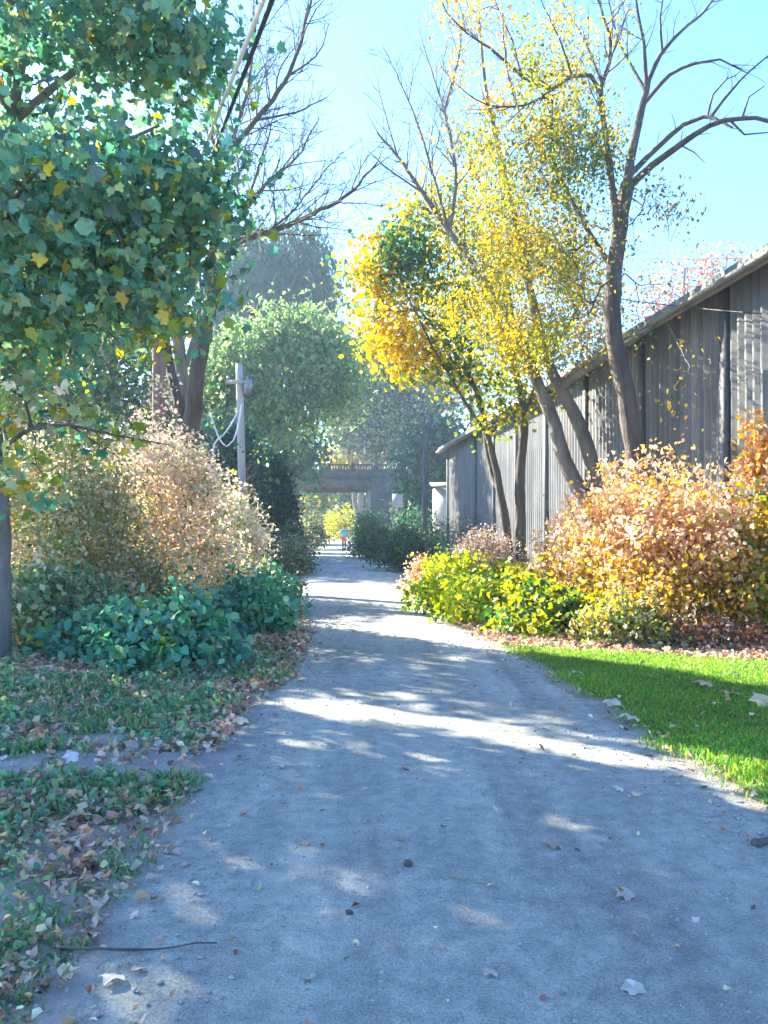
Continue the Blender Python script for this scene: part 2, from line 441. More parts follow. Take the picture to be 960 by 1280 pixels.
# colours (what the leaf itself has)
GREEN = (.04, .115, .04); DGREEN = (.022, .075, .035); TEAL = (.03, .12, .06); BGREEN = (.07, .17, .045); OLIVE = (.13, .16, .045)
YGREEN = (.24, .32, .03); LIME = (.30, .42, .035); YELLOW = (.66, .48, .03); GOLD = (.56, .37, .06); ORANGE = (.68, .33, .05)
RUST = (.42, .17, .06); PINKT = (.78, .57, .42); PINK = (.80, .63, .54); CREAM = (.80, .74, .52); TAN = (.54, .43, .29); BROWN = (.20, .12, .07); GREY = (.26, .25, .2)
PALEG = (.32, .38, .19); WILLOW = (.17, .25, .085); DWILL = (.045, .085, .06); GREYG = (.10, .14, .09)

# ------------------------------------------------------------------ ground, path, lawn
LEFT = [(0.3, -1.05), (2.64, -1.27), (3.14, -1.26), (4.1, -1.27), (5.5, -1.34), (6.96, -1.34), (8.4, -1.12), (12.3, -1.23), (20, -2.25), (24.6, -2.6), (40, -3.6), (53, -4.5), (75, -5.9), (100, -8.5), (130, -13)]
RIGHT = [(0.3, 2.3), (3.2, 2.35), (4.57, 2.2), (5.6, 2.13), (7.27, 2.02), (10.7, 1.7), (14.5, 1.16), (24.6, .72), (40, -.35), (53, -1.2), (75, -2.3), (100, -4.5), (130, -8.5)]
def edge(tab, y): t = np.array(tab); return np.interp(y, t[:, 0], t[:, 1])

def gh(x, y):
    l = edge(LEFT, y); r = edge(RIGHT, y)
    dist = np.maximum(l - x, x - r)
    sm = np.clip((dist - .35) / 1.5, 0, 1) * np.clip((40 - y) / 12, 0, 1)
    lawn = (x > r) & (y < 11)
    z = (.035 * np.sin(x * 1.7 + y * .9) + .03 * np.sin(y * 1.3 - x * .7 + 1) + .02 * np.sin(3.1 * x + 2.3 * y)) * sm
    return np.where(lawn, z * .3, z)

def build_ground():
    xs = np.unique(np.concatenate([np.linspace(-140, -14, 18), np.linspace(-14, 12, 106), np.linspace(12, 140, 18)]))
    ys = np.unique(np.concatenate([np.linspace(-38, -2, 8), np.linspace(-2, 42, 150), np.linspace(42, 194, 30)]))
    X, Y = np.meshgrid(xs, ys); Z = gh(X, Y)
    V = np.stack([X, Y, Z], -1).reshape(-1, 3); nx = len(xs)
    i, j = np.meshgrid(np.arange(len(ys) - 1), np.arange(nx - 1), indexing='ij'); a = (i * nx + j).ravel()
    tag(mesh_obj('ground', V, [np.stack([a, a + 1, a + nx + 1, a + nx], -1)], M_soil, smooth=True), kind='structure')
    # path: ragged edges
    ys = np.concatenate([np.arange(.3, 12, .06), np.arange(12, 45, .25), np.arange(45, 130, 2.)])
    n = len(ys); k = 13
    def rag(seed):
        g = np.random.default_rng(seed); a = np.zeros(n)
        for f, am in ((.5, .10), (1.7, .06), (4.5, .035), (11, .018)):
            a += am * np.sin(ys * f * 2 * np.pi * .31 + g.random() * 6) * np.sin(ys * f * .77 + g.random() * 6)
        return a + g.normal(0, .012, n)
    l = edge(LEFT, ys) + rag(3); r = edge(RIGHT, ys) + rag(4)
    t = np.linspace(0, 1, k)
    X = l[:, None] * (1 - t) + r[:, None] * t; Y = np.repeat(ys[:, None], k, 1); Z = np.full_like(X, .010)
    Z[:, 1:-1] += .012 * np.sin(np.pi * t[1:-1])
    Z[:, 0] = Z[:, -1] = -.02
    V = np.stack([X, Y, Z], -1).reshape(-1, 3)
    i, j = np.meshgrid(np.arange(n - 1), np.arange(k - 1), indexing='ij'); a = (i * k + j).ravel()
    tag(mesh_obj('gravel_path', V, [np.stack([a, a + 1, a + k + 1, a + k], -1)], M_path, smooth=True), kind='structure')
    # trodden side spur to the left
    g = np.random.default_rng(9)
    up = [(-40, 945), (60, 940), (150, 938), (240, 935), (300, 925)]; dn = [(-40, 985), (60, 975), (150, 972), (230, 968), (300, 985)]
    U, _ = smooth_line(np.array([[*G(*q), 0] for q in up]), .08); D, _ = smooth_line(np.array([[*G(*q), 0] for q in dn]), .08)
    m = 90; U = U[np.linspace(0, len(U) - 1, m).astype(int)]; D = D[np.linspace(0, len(D) - 1, m).astype(int)]
    t = np.linspace(0, 1, 7)[None, :, None]
    Q = U[:, None] * (1 - t) + D[:, None] * t; Q[:, 0, 1] += g.normal(0, .03, m); Q[:, -1, 1] += g.normal(0, .03, m)
    Q[..., 2] = gh(Q[..., 0], Q[..., 1]) + .008; Q[:, 0, 2] -= .02; Q[:, -1, 2] -= .02
    V = Q.reshape(-1, 3); i, j = np.meshgrid(np.arange(m - 1), np.arange(6), indexing='ij'); a = (i * 7 + j).ravel()
    tag(mesh_obj('dirt_track', V, [np.stack([a, a + 1, a + 8, a + 7], -1)], M_soilpale, smooth=True), kind='structure')
build_ground()

LAWN_TOP = [(600, 806), (640, 808), (720, 815), (820, 820), (960, 826), (1150, 836)]
def lawn_limit(x):
    t = np.array([G(*q) for q in LAWN_TOP]); o = np.argsort(t[:, 0]); return np.interp(x, t[o, 0], t[o, 1])
def build_lawn():
    xs = np.linspace(1.2, 8.0, 70); ys = np.linspace(1.5, 11.0, 110)
    X, Y = np.meshgrid(xs, ys)
    Z = gh(X, Y) + .012
    V = np.stack([X, Y, Z], -1).reshape(-1, 3); nx = len(xs)
    i, j = np.meshgrid(np.arange(len(ys) - 1), np.arange(nx - 1), indexing='ij')
    cx = (X[:-1, :-1] + X[1:, 1:]) / 2; cy = (Y[:-1, :-1] + Y[1:, 1:]) / 2
    ok = ((cx > edge(RIGHT, cy) + .04) & (cy < lawn_limit(cx))).ravel()
    a = (i * nx + j).ravel()[ok]
    tag(mesh_obj('lawn', V, [np.stack([a, a + 1, a + nx + 1, a + nx], -1)], M_turf, smooth=True), kind='structure')
    g = np.random.default_rng(21)
    n = 520000
    x = g.uniform(1.2, 8.0, n); y = 3.2 + (11 - 3.2) * g.random(n) ** 1.0
    ed = edge(RIGHT, y) + .12 * np.sin(y * 5.1) * np.sin(y * 2.3 + 1) - .05 + g.exponential(.05, n) - .1
    ok = (x > ed) & (y < lawn_limit(x) + g.normal(0, .06, n)) & (x < .49 * y + 3.0)
    thin = np.clip((x - ed) / .35, 0.15, 1); ok &= g.random(n) < thin
    pt = np.sin(x * 3.3 + 1.7 * np.sin(y * 2.9)) * np.sin(y * 4.1 + 1.3 * np.sin(x * 2.3)) + .4 * np.sin(x * 9 + y * 7); ok &= g.random(n) < np.clip(.95 + .55 * pt, .35, 1)
    x, y = x[ok], y[ok]; n = len(x)
    pos = np.stack([x, y, gh(x, y) + .008], -1)
    patch = .5 + .5 * np.sin(x * 2.1 + 1.3 * np.sin(y * 1.7)) * np.sin(y * 2.6 + x)
    pal = pick([((.13, .36, .05), 5), ((.26, .44, .06), 4), ((.08, .28, .05), 3), ((.46, .50, .08), 2.5)], n, g) * (.8 + .35 * patch[:, None])
    T = (np.array([[-.07, 0, 0], [.07, 0, 0], [.045, .6, .1], [0, 1, .32]]), [np.array([[0, 1, 2, 3]])])
    ax = np.tile([0, 0, 1.3], (n, 1)).astype(float)
    dry = g.random(n) < .07; pal[dry] = pick([((.55, .46, .22), 1), ((.45, .36, .2), 1)], dry.sum(), g)
    V, F, Tn = leaves_mesh(pos, g.uniform(.025, .06, n) * (.75 + .6 * patch * g.random(n) ** .5), pal, T, g, 0, 0, ax)
    tag(mesh_obj('grass', V, F, M_grass, tint=Tn), 'short green lawn grass at the right edge of the path', 'grass', kind='stuff')
build_lawn()

# ------------------------------------------------------------------ ground litter and small growth
def scatter_ground(n, region, g, keepfn):
    x0, x1, y0, y1 = region
    x = g.uniform(x0, x1, n); y = g.uniform(y0, y1, n)
    k = keepfn(x, y, g); x, y = x[k], y[k]
    return np.stack([x, y, gh(x, y)], -1)
def spur(x, y):   # inside the trodden spur
    py = HOR + EYE * FOC / y; px = CX + x / y * FOC
    return (py > 940) & (py < 976) & (px < 300)
LITTER = [((.58, .40, .26), 4), ((.66, .50, .34), 3.5), ((.42, .25, .15), 3), ((.66, .49, .38), 2.5), ((.50, .26, .16), 2), ((.64, .56, .36), 1.2), ((.2, .13, .09), 1.2)]
def litter():
    g = np.random.default_rng(31)
    def kl(x, y, g):
        e = edge(LEFT, y); d = e - x
        base = np.where(d > 0.05, .9, np.where(d > -.15, .35, 0))
        base = base * np.where(spur(x, y), .22, 1)
        clump = .55 + .45 * np.sin(x * 3.1 + 2 * np.sin(y * 1.9)) * np.sin(y * 3.7 + 1.1 * x)
        near = np.exp(-np.maximum(d - .1, 0) / .9) * .7 + .45 + .9 * np.exp(-np.maximum(d, 0) / .15)
        return (g.random(len(x)) < base * clump * near * np.clip(y / 2.0, .5, 1)) & (x > -.5 * y - .8)
    a = scatter_ground(60000, (-6, -.8, 1.8, 12), g, kl)
    b = scatter_ground(6000, (-7, -.8, 12, 26), g, lambda x, y, g: (edge(LEFT, y) - x > -.15) & (edge(LEFT, y) - x < 1.2) & (g.random(len(x)) < .6))
    def kr(x, y, g):
        top = lawn_limit(x)
        return (y > top - .15) & (y < top + 2.2) & (x > edge(RIGHT, y) - .1) & (g.random(len(x)) < .8)
    c = scatter_ground(14000, (.4, 7.5, 8.5, 14), g, kr)
    d = scatter_ground(5000, (-.5, 2.4, 10.5, 26), g, lambda x, y, g: (x > edge(RIGHT, y) - .12) & (x < edge(RIGHT, y) + .6) & (g.random(len(x)) < .7))
    e = scatter_ground(420, (1.5, 6, 3.6, 10.5), g, lambda x, y, g: (x > edge(RIGHT, y)) & (y < lawn_limit(x)) & (g.random(len(x)) < .16 + .5 * np.exp(-(lawn_limit(x) - y) / .5))); e[:, 2] += .035
    p = np.vstack([a, b, c, d, e]); n = len(p)
    p[:, 2] += g.uniform(.008, .05, n)
    ax = g.normal(size=(n, 3)); ax[:, 2] *= .25
    T = tmpl_curl()
    sz = g.uniform(.035, .078, n) * np.where(p[:, 1] > 9, 1.3, 1) * np.clip(p[:, 1] / 4.5, .66, 1)
    h = g.random(n) < .68; tm = tmpl_maple(); tm[0][:, 0] *= .8; tm[0][:, 2] = tm[0][:, 2] * 2.2 + .35 * tm[0][:, 0] ** 2
    V, F, Tn = leaves_mesh(p[h], sz[h], pick(LITTER, h.sum(), g, .22), T, g, 0, 1.3, ax[h], rag=.09)
    V2, F2, Tn2 = leaves_mesh(p[~h], sz[~h] * 1.15, pick(LITTER, (~h).sum(), g, .22), tm, g, 0, 1.3, ax[~h], rag=.11)
    F = F + [f + len(V) for f in F2]; V = np.vstack([V, V2]); Tn = np.vstack([Tn, Tn2])
    tag(mesh_obj('leaf_litter', V, F, M_dry, tint=Tn), 'brown and tan fallen leaves along both edges of the path', 'fallen leaves', kind='stuff')
    # little broad-leaved weeds and grass tufts on the left verge
    def kw(x, y, g):
        d = edge(LEFT, y) - x
        cl = np.sin(x * 2.7 + 1.7 * np.sin(y * 1.3)) * np.sin(y * 2.9 + .6 * x + .5)
        return (d > .05) & ~spur(x, y) & (g.random(len(x)) < np.clip(.28 + .85 * cl, 0, 1)) & (x > -.5 * y - .8)
    p = scatter_ground(13000, (-6, -.9, 2.2, 10.5), g, kw); n = len(p)
    q = np.repeat(p, 5, 0) + g.normal(size=(n * 5, 3)) * [.05, .05, .0]; q[:, 2] += np.abs(g.normal(0, .03, n * 5)) + .01
    ax = g.normal(size=(len(q), 3)); ax[:, 2] = np.abs(ax[:, 2]) * .5 + .2
    V, F, Tn = leaves_mesh(q, g.uniform(.03, .075, len(q)) * np.clip(q[:, 1] / 5, .5, 1), pick([((.10, .30, .18), 4), ((.12, .29, .14), 4), ((.19, .37, .16), 3), (PALEG, 3)], len(q), g), tmpl_oval(), g, -.1, 1.2, ax)
    tag(mesh_obj('ground_cover', V, F, M_leaf, tint=Tn), 'low green weeds growing through the leaves on the left verge', 'weeds', kind='stuff')
    def kg(x, y, g):
        d = edge(LEFT, y) - x
        cl = np.sin(x * 2.2 + 1.1 * np.sin(y * 2.1) + 2) * np.sin(y * 3.3 - .6 * x + .5)
        return (d > -.12) & (d < 2.0) & (g.random(len(x)) < np.clip(.08 + 1.0 * cl, 0, 1) * np.where(spur(x, y), .15, 1))
    p = scatter_ground(11000, (-4, -.8, 2.2, 9.5), g, kg); n = len(p)
    q = np.repeat(p, 9, 0) + g.normal(size=(n * 9, 3)) * [.035, .035, 0]
    T = (np.array([[-.05, 0, 0], [.05, 0, 0], [.03, .6, .15], [0, 1, .45]]), [np.array([[0, 1, 2, 3]])])
    ax = np.tile([0, 0, .8], (len(q), 1)).astype(float)
    V, F, Tn = leaves_mesh(q, g.uniform(.035, .10, len(q)) * np.clip(q[:, 1] / 5, .5, 1), pick([((.13, .33, .15), 3), ((.11, .27, .12), 3), ((.22, .38, .13), 3), ((.3, .34, .15), 2)], len(q), g), T, g, 0, 0, ax)
    tag(mesh_obj('wild_grass', V, F, M_grass, tint=Tn), 'uneven tufts of wild grass on the left verge', 'grass', kind='stuff')
    # grit on the path
    n = 6500; y = 1.9 + 11 * g.random(n) ** 1.4; l = edge(LEFT, y); r = edge(RIGHT, y)
    e = g.beta(.75, .75, n); x = l + (r - l) * e
    sz = g.gamma(2.2, .0021, n) + .0025
    O = np.array([[1, 0, 0], [-1, 0, 0], [0, 1, 0], [0, -1, 0], [0, 0, .8], [0, 0, -.5]], float)
    V = np.stack([x, y, np.full(n, .02)], -1)[:, None] + O[None] * sz[:, None, None] * g.uniform(.6, 1.3, (n, 6, 1))
    F = np.array([[0, 2, 4], [2, 1, 4], [1, 3, 4], [3, 0, 4], [2, 0, 5], [1, 2, 5], [3, 1, 5], [0, 3, 5]])
    tag(mesh_obj('gravel', V.reshape(-1, 3), [(np.arange(n)[:, None, None] * 6 + F[None]).reshape(-1, 3)], M_stone), 'fine grit and small stones lying on the path', 'gravel', kind='stuff')
    n = 520; y = 2.4 + 20 * g.random(n) ** 1.3; l = edge(LEFT, y); r = edge(RIGHT, y); k = g.random(n) < .55
    off = g.exponential(.22, n); x = np.where(k, l + off, r - off); ok = (x > l) & (x < r); x, y = x[ok], y[ok]; n = len(x)
    p = np.stack([x, y, np.full(n, .03)], -1); ax = g.normal(size=(n, 3)); ax[:, 2] *= .15
    V, F, Tn = leaves_mesh(p, g.uniform(.03, .075, n), pick(LITTER, n, g, .22), tmpl_curl(), g, 0, 1.8, ax, rag=.09)
    tag(mesh_obj('drifted_leaves', V, F, M_dry, tint=Tn), 'dry leaves drifted thinly along the path edges', 'fallen leaves', kind='stuff')
    # crumbs of leaf and twig on the path
    n = 900; y = 2.2 + 22 * g.random(n) ** 1.5; l = edge(LEFT, y); r = edge(RIGHT, y)
    x = l + (r - l) * g.beta(.5, .6, n)
    p = np.stack([x, y, np.full(n, .026)], -1); ax = g.normal(size=(n, 3)); ax[:, 2] *= .1
    V, F, Tn = leaves_mesh(p, g.uniform(.012, .045, n), pick(LITTER, n, g, .25), tmpl_curl(), g, 0, 3, ax)
    tag(mesh_obj('leaf_crumbs', V, F, M_dry, tint=Tn), 'crumbs of dry leaf and twig scattered over the path', 'leaf crumbs', kind='stuff')
litter()

def single_leaf(px, py, size, rot, col, label, lift=.02, tilt=.25, maple=True):
    g = np.random.default_rng(int(px * 7 + py)); x, y = G(px, py)
    z = gh(np.array([x]), np.array([y]))[0] + lift
    T, Fs = tmpl_maple() if maple else tmpl_curl()
    T = T.copy(); T[:, 1] -= .45
    T[:, 2] = T[:, 2] * 1.6 + .35 * T[:, 0] ** 2 + .25 * np.abs(T[:, 1]) ** 2 + g.normal(0, .03, len(T))
    c, s = math.cos(rot), math.sin(rot)
    Rm = np.array([[c, -s, 0], [s, c, 0], [0, 0, 1]]); ct, st = math.cos(tilt), math.sin(tilt)
    Rx = np.array([[1, 0, 0], [0, ct, -st], [0, st, ct]])
    V = (T @ (Rm @ Rx).T) * size + [x, y, z]
    V[:, 2] += max(0, z - lift + .02 - V[:, 2].min())
    nf = sum(len(f) for f in Fs)
    root = thing('fallen_leaf', label, 'leaf', (x, y, z - lift), 'loose leaves lying on path and lawn')
    mesh_obj('blade', V, Fs, M_dry, root, tint=pick([(col, 1)], nf, g, .1), loc=np.array([x, y, z - lift]))
    b = Rm @ Rx @ np.array([0, -.45, .05]) * size; e = Rm @ np.array([.08, -.95, .04]) * size
    Vt, Ft = tube(np.array([b, (b + e) / 2 + [0, 0, .006], e]) + [x, y, V[:, 2].min() + .01], [.0022, .0018, .0015], 4)
    mesh_obj('stalk', Vt, [Ft], M_stem, root, loc=np.array([x, y, z - lift]))
for a in [
    (690, 1063, .11, 1.5, (.42, .33, .24), 'long curled tan leaf in the middle of the path, largest of the nearby ones'),
    (780, 1126, .085, .7, (.55, .45, .36), 'pale tan leaf on the path below the long curled one'),
    (613, 1226, .06, 2.2, (.6, .52, .44), 'small pale leaf near the bottom edge of the path, centre'),
    (791, 1244, .075, .3, (.6, .53, .46), 'broad pale leaf near the bottom edge of the path, to the right'),
    (140, 1234, .085, 2.9, (.66, .62, .52), 'upright pale folded leaf at the bottom left of the path'),
    (88, 957, .10, .9, (.60, .58, .58), 'large whitish leaf standing up on the trodden spur', .03, .9),
    (788, 904, .16, 1.2, (.62, .52, .42), 'light brown leaf at the edge of lawn and path'),
    (765, 884, .15, .1, (.6, .5, .4), 'light brown leaf on the path just above the lawn edge one'),
    (722, 846, .14, 1.9, (.58, .5, .4), 'pale leaf at the narrow tip of the lawn'),
    (880, 861, .19, 1.0, (.6, .47, .3), 'tan leaf lying on the shaded lawn, nearest the sunny strip'),
    (912, 873, .16, 2.4, (.58, .45, .3), 'tan leaf on the shaded lawn below and right of another'),
    (950, 886, .18, .3, (.66, .5, .3), 'upright buff leaf on the lawn at the right edge of view', .03, .7),
    (845, 915, .12, 2.0, (.4, .45, .2), 'greenish leaf lying in the dark part of the lawn'),
    (773, 992, .07, 1.1, (.62, .58, .5), 'little cream leaf on the path just below the bright band of sun'),
    (300, 907, .13, .8, (.64, .58, .44), 'cream leaf on the left side of the path by the first patch of sun'),
    (195, 994, .07, .8, (.75, .68, .2), 'yellowish leaf on the grass at the left path edge'),
]: single_leaf(*a)

def twig(name, pts, r, mat, label, cat='twig'):
    q = np.array([[*G(*p), .028] for p in pts]); L, t = smooth_line(q, .06)
    g = np.random.default_rng(len(label)); L[:, :2] += g.normal(0, .004, (len(L), 2)); L[:, 2] += .006 * np.sin(t * 9)
    rr = r * (1 - .55 * t) * (1 + .15 * g.normal(size=len(t)))
    V, F = tube(L, np.abs(rr), 7); n = len(V)
    # knots along the twig
    o = mesh_obj(name, V - L[0] + L[0], [F, np.array([list(range(7))[::-1], list(range(n - 7, n))])], mat, smooth=True, loc=L[0])
    tag(o, label, cat)
twig('fallen_twig', [(75, 1197), (150, 1196), (215, 1193), (272, 1188)], .006, M_bark, 'long thin dark twig lying across the path at the lower left')
twig('fallen_twig', [(560, 1103), (590, 1108), (625, 1118)], .004, M_stem, 'short pale twig lying on the path near the middle')
twig('fallen_twig', [(87, 1006), (105, 1010), (122, 1011)], .006, M_stem, 'short straight pale twig in the grass at the left edge')
twig('broken_branch', [(944, 1063), (956, 1058), (985, 1052)], .022, M_bark, 'thick broken piece of dark branch at the right edge of the path', 'branch')
def clod(px, py, s, label):
    g = np.random.default_rng(int(px)); x, y = G(px, py)
    bm = bmesh.new(); bmesh.ops.create_icosphere(bm, subdivisions=2, radius=s)
    for v in bm.verts: v.co *= 1 + g.normal(0, .22); v.co.z *= .6
    me = bpy.data.meshes.new('clod'); bm.to_mesh(me); bm.free(); me.materials.append(M_bark)
    o = bpy.data.objects.new('seed_husk', me); COL.objects.link(o); o.location = (x, y, .02 + s * .5)
    tag(o, label, 'seed husk')
clod(510, 1088, .024, 'dark crumpled husk lying in the middle of the path')
clod(437, 1148, .014, 'tiny dark husk on the path below the crumpled one')

# ------------------------------------------------------------------ barn
BD = np.array([-.092, 1, 0]) / math.hypot(.092, 1)      # along the wall, away from the camera
BN = np.array([-BD[1], BD[0], 0])                       # outward, towards the path
def barn():
    far = np.array([3.72, 45.0, 0]); Lw = 42.0; H = 6.12
    root = thing('barn', 'long grey corrugated metal barn with low sloping roof behind the right hand trees', 'barn', tuple(far))
    prof = [(0, 0), (.11, 0), (.125, .11), (.195, .11), (.21, 0)]; pitch = .25
    n = int(Lw / pitch); s = []; o = []
    for i in range(n):
        for a, b in prof[:-1] if i < n - 1 else prof: s.append(i * pitch + a); o.append(b)
    s = np.array(s); o = np.array(o)
    zs = np.array([0., 2.15, 2.18, 4.3, 4.33, H]); off = np.array([.0, .0, .012, .012, .022, .022])
    base = far[None] - BD[None] * s[:, None] + BN[None] * o[:, None]
    V = np.concatenate([base + BN * f + [0, 0, z] for z, f in zip(zs, off)]); m = len(s)
    i, j = np.meshgrid(np.arange(len(zs) - 1), np.arange(m - 1), indexing='ij'); a = (i * m + j).ravel()
    mesh_obj('wall', V, [np.stack([a, a + m, a + m + 1, a + 1], -1)], M_barn, root)
    # far gable and near end, back wall
    W = 16.0; q = far - BN * W; near = far - BD * Lw; qn = near - BN * W; ridge = 3.2
    for nm, p0, p1 in (('gable', far, q), ('gable', near, qn)):
        mid = (p0 + p1) / 2
        Vg = np.array([p0, p1, p1 + [0, 0, H], mid + [0, 0, H + ridge], p0 + [0, 0, H]]); mesh_obj(nm, Vg, [np.array([[0, 1, 2, 3, 4]])], M_barn, root)
    mesh_obj('back_wall', np.array([q, qn, qn + [0, 0, H], q + [0, 0, H]]), [np.array([[0, 1, 2, 3]])], M_barn, root)
    # roof: two slopes with thickness
    def rp(sv, acr, up): return far - BD * sv + BN * acr + np.array([0, 0, H + up])
    sl = ridge / (W / 2); mb = MB()
    for c0, c1 in ((.55, -W / 2), (-W - .55, -W / 2)):
        u0 = -sl * .55; pts = []
        for th in (0.03, .17):
            pts += [rp(-.5, c0, u0 + th), rp(Lw + .5, c0, u0 + th), rp(Lw + .5, c1, ridge + th), rp(-.5, c1, ridge + th)]
        mb.add(pts, [np.array([[0, 1, 2, 3], [7, 6, 5, 4], [0, 4, 5, 1], [1, 5, 6, 2], [2, 6, 7, 3], [3, 7, 4, 0]])])
    mb.build('roof', M_roof, root)
    ax = np.array([BD, BN, [0, 0, 1]])
    mb = MB(); mb.box(rp(Lw / 2, .585, -sl * .55 + .07), (Lw + 1.06, .05, .30), ax); mb.build('fascia', M_fascia, root)
    mb = MB(); mb.tube([rp(-.5, .70, -.22), rp(Lw + .5, .70, -.22)], .055, 10); mb.build('gutter', M_fascia, root)
    # joint posts where the sheets meet
    for z in (45 - .1, 37.4, 33.6, 30.0, 26.2, 22.4, 18.6, 14.9, 11.2, 7.5):
        sv = (45 - z) / BD[1]
        mb = MB(); mb.box(far - BD * sv + BN * .14 + [0, 0, 3.04], (.20, .14, 6.06), ax); mb.build('joint_post', M_post, root)
    # small high window near the camera end
    sv = (45 - 13.6) / BD[1]; c = far - BD * sv + BN * .09 + [0, 0, 5.0]
    return root
barn()

# little white shed beyond the barn corner
def shed():
    d = 52.0; c = P(552, 640, d); base = np.array([c[0], d, 0.])
    root = thing('shed', 'small white shed with a grey pent roof beside the far barn corner', 'shed', tuple(base))
    mb = MB(); mb.box(base + [.5, 1, 2.1], (1.9, 2.4, 4.2)); mb.build('wall', M_white, root)
    mb = MB(); mb.add([base + [-.65, -.5, 4.21], base + [1.65, -.5, 4.21], base + [1.65, 2.5, 4.6], base + [-.65, 2.5, 4.6], base + [-.65, -.5, 4.33], base + [1.65, -.5, 4.33], base + [1.65, 2.5, 4.72], base + [-.65, 2.5, 4.72]],
                      [np.array([[0, 1, 2, 3], [7, 6, 5, 4], [0, 4, 5, 1], [1, 5, 6, 2], [2, 6, 7, 3], [3, 7, 4, 0]])]); mb.build('roof', M_roof, root)
    mb = MB(); mb.box(base + [.1, -.23, 1.02], (.85, .05, 2.0)); mb.build('door', M_fascia, root)
    d = 50.0; b2 = P(497, 0, d); b2[2] = 0
    r2 = thing('board_sign', 'small blank white board on a post among the shrubs right of the bridge', 'sign', tuple(b2))
    mb = MB(); mb.box(b2 + [0, -.06, 3.3], (.66, .05, .85)); mb.build('board', M_white, r2)
    mb = MB(); mb.box(b2 + [0, 0, 1.9], (.1, .06, 3.8)); mb.build('post', M_metal, r2)
shed()

# ------------------------------------------------------------------ bridge
def bridge():
    d = 75.0; k = d / FOC
    x0, x1 = (310 - CX) * k, (512 - CX) * k
    zb, zg, zd, zr = EYE + 48 * k, EYE + 63 * k, EYE + 70 * k, EYE + 80 * k
    root = thing('bridge', 'old road bridge with a baluster railing crossing over the path', 'bridge', ((x0 + x1) / 2, d, 0))
    cx = (x0 + x1) / 2; w = x1 - x0; D = 7.0
    mb = MB(); mb.box((cx, d + D / 2, (zg + zd) / 2), (w, D, zd - zg)); mb.build('deck', M_conc, root)
    for yy in (d + .3, d + D / 2, d + D - .3):
        mb = MB(); mb.box((cx, yy, (zb + zg) / 2 - .01), (w, .28, zg - zb - .02)); mb.box((cx, yy, zb + .05), (w, .55, .10)); mb.build('girder', M_girder, root)
    for yy in (d + .15, d + D - .15):
        rail = MB()
        rail.box((cx, yy, zr - .06), (w, .34, .13)); rail.box((cx, yy, zd + .07), (w, .30, .13)); r = rail.build('railing', M_conc, root)
        mb = MB(); n = int(w / .26)
        for i in range(n):
            xx = x0 + (i + .5) * w / n
            mb.box((xx, yy, (zr + zd) / 2), (.11, .14, zr - zd - .26))
        b = mb.build('balusters', M_conc, r, loc=(cx, d, 0))
        for i in range(7):
            xx = x0 + w * (i + .5) / 7
            mb = MB(); mb.box((xx, yy, (zr + zd) / 2 + .05), (.42, .40, zr - zd + .1)); mb.build('post', M_conc, root)
    xa = (461 - CX) * k
    mb = MB(); mb.add([(xa, d + .5, 0), (xa, d + D - .3, 0), (xa - .15, d + D - .3, zb - .02), (xa - .15, d + .5, zb - .02), (xa + 3.6, d + .5, 0), (xa + 3.6, d + D - .3, 0), (xa + 3.6, d + D - .3, zb - .02), (xa + 3.6, d + .5, zb - .02)],
                      [np.array([[0, 1, 2, 3], [4, 7, 6, 5], [0, 3, 7, 4], [1, 5, 6, 2], [3, 2, 6, 7]])]); mb.build('abutment', M_conclit, root)
    mb = MB(); mb.box((xa + 1.75, d + .2, zb / 2 + .6), (3.1, .58, zb + 1.0)); mb.build('pier', M_conc, root)
    xl = (366 - CX) * k
    mb = MB(); mb.box((xl - 4, d + D / 2, zb / 2 - .01), (8, D - .8, zb - .02)); mb.build('abutment', M_conc, root)
bridge()

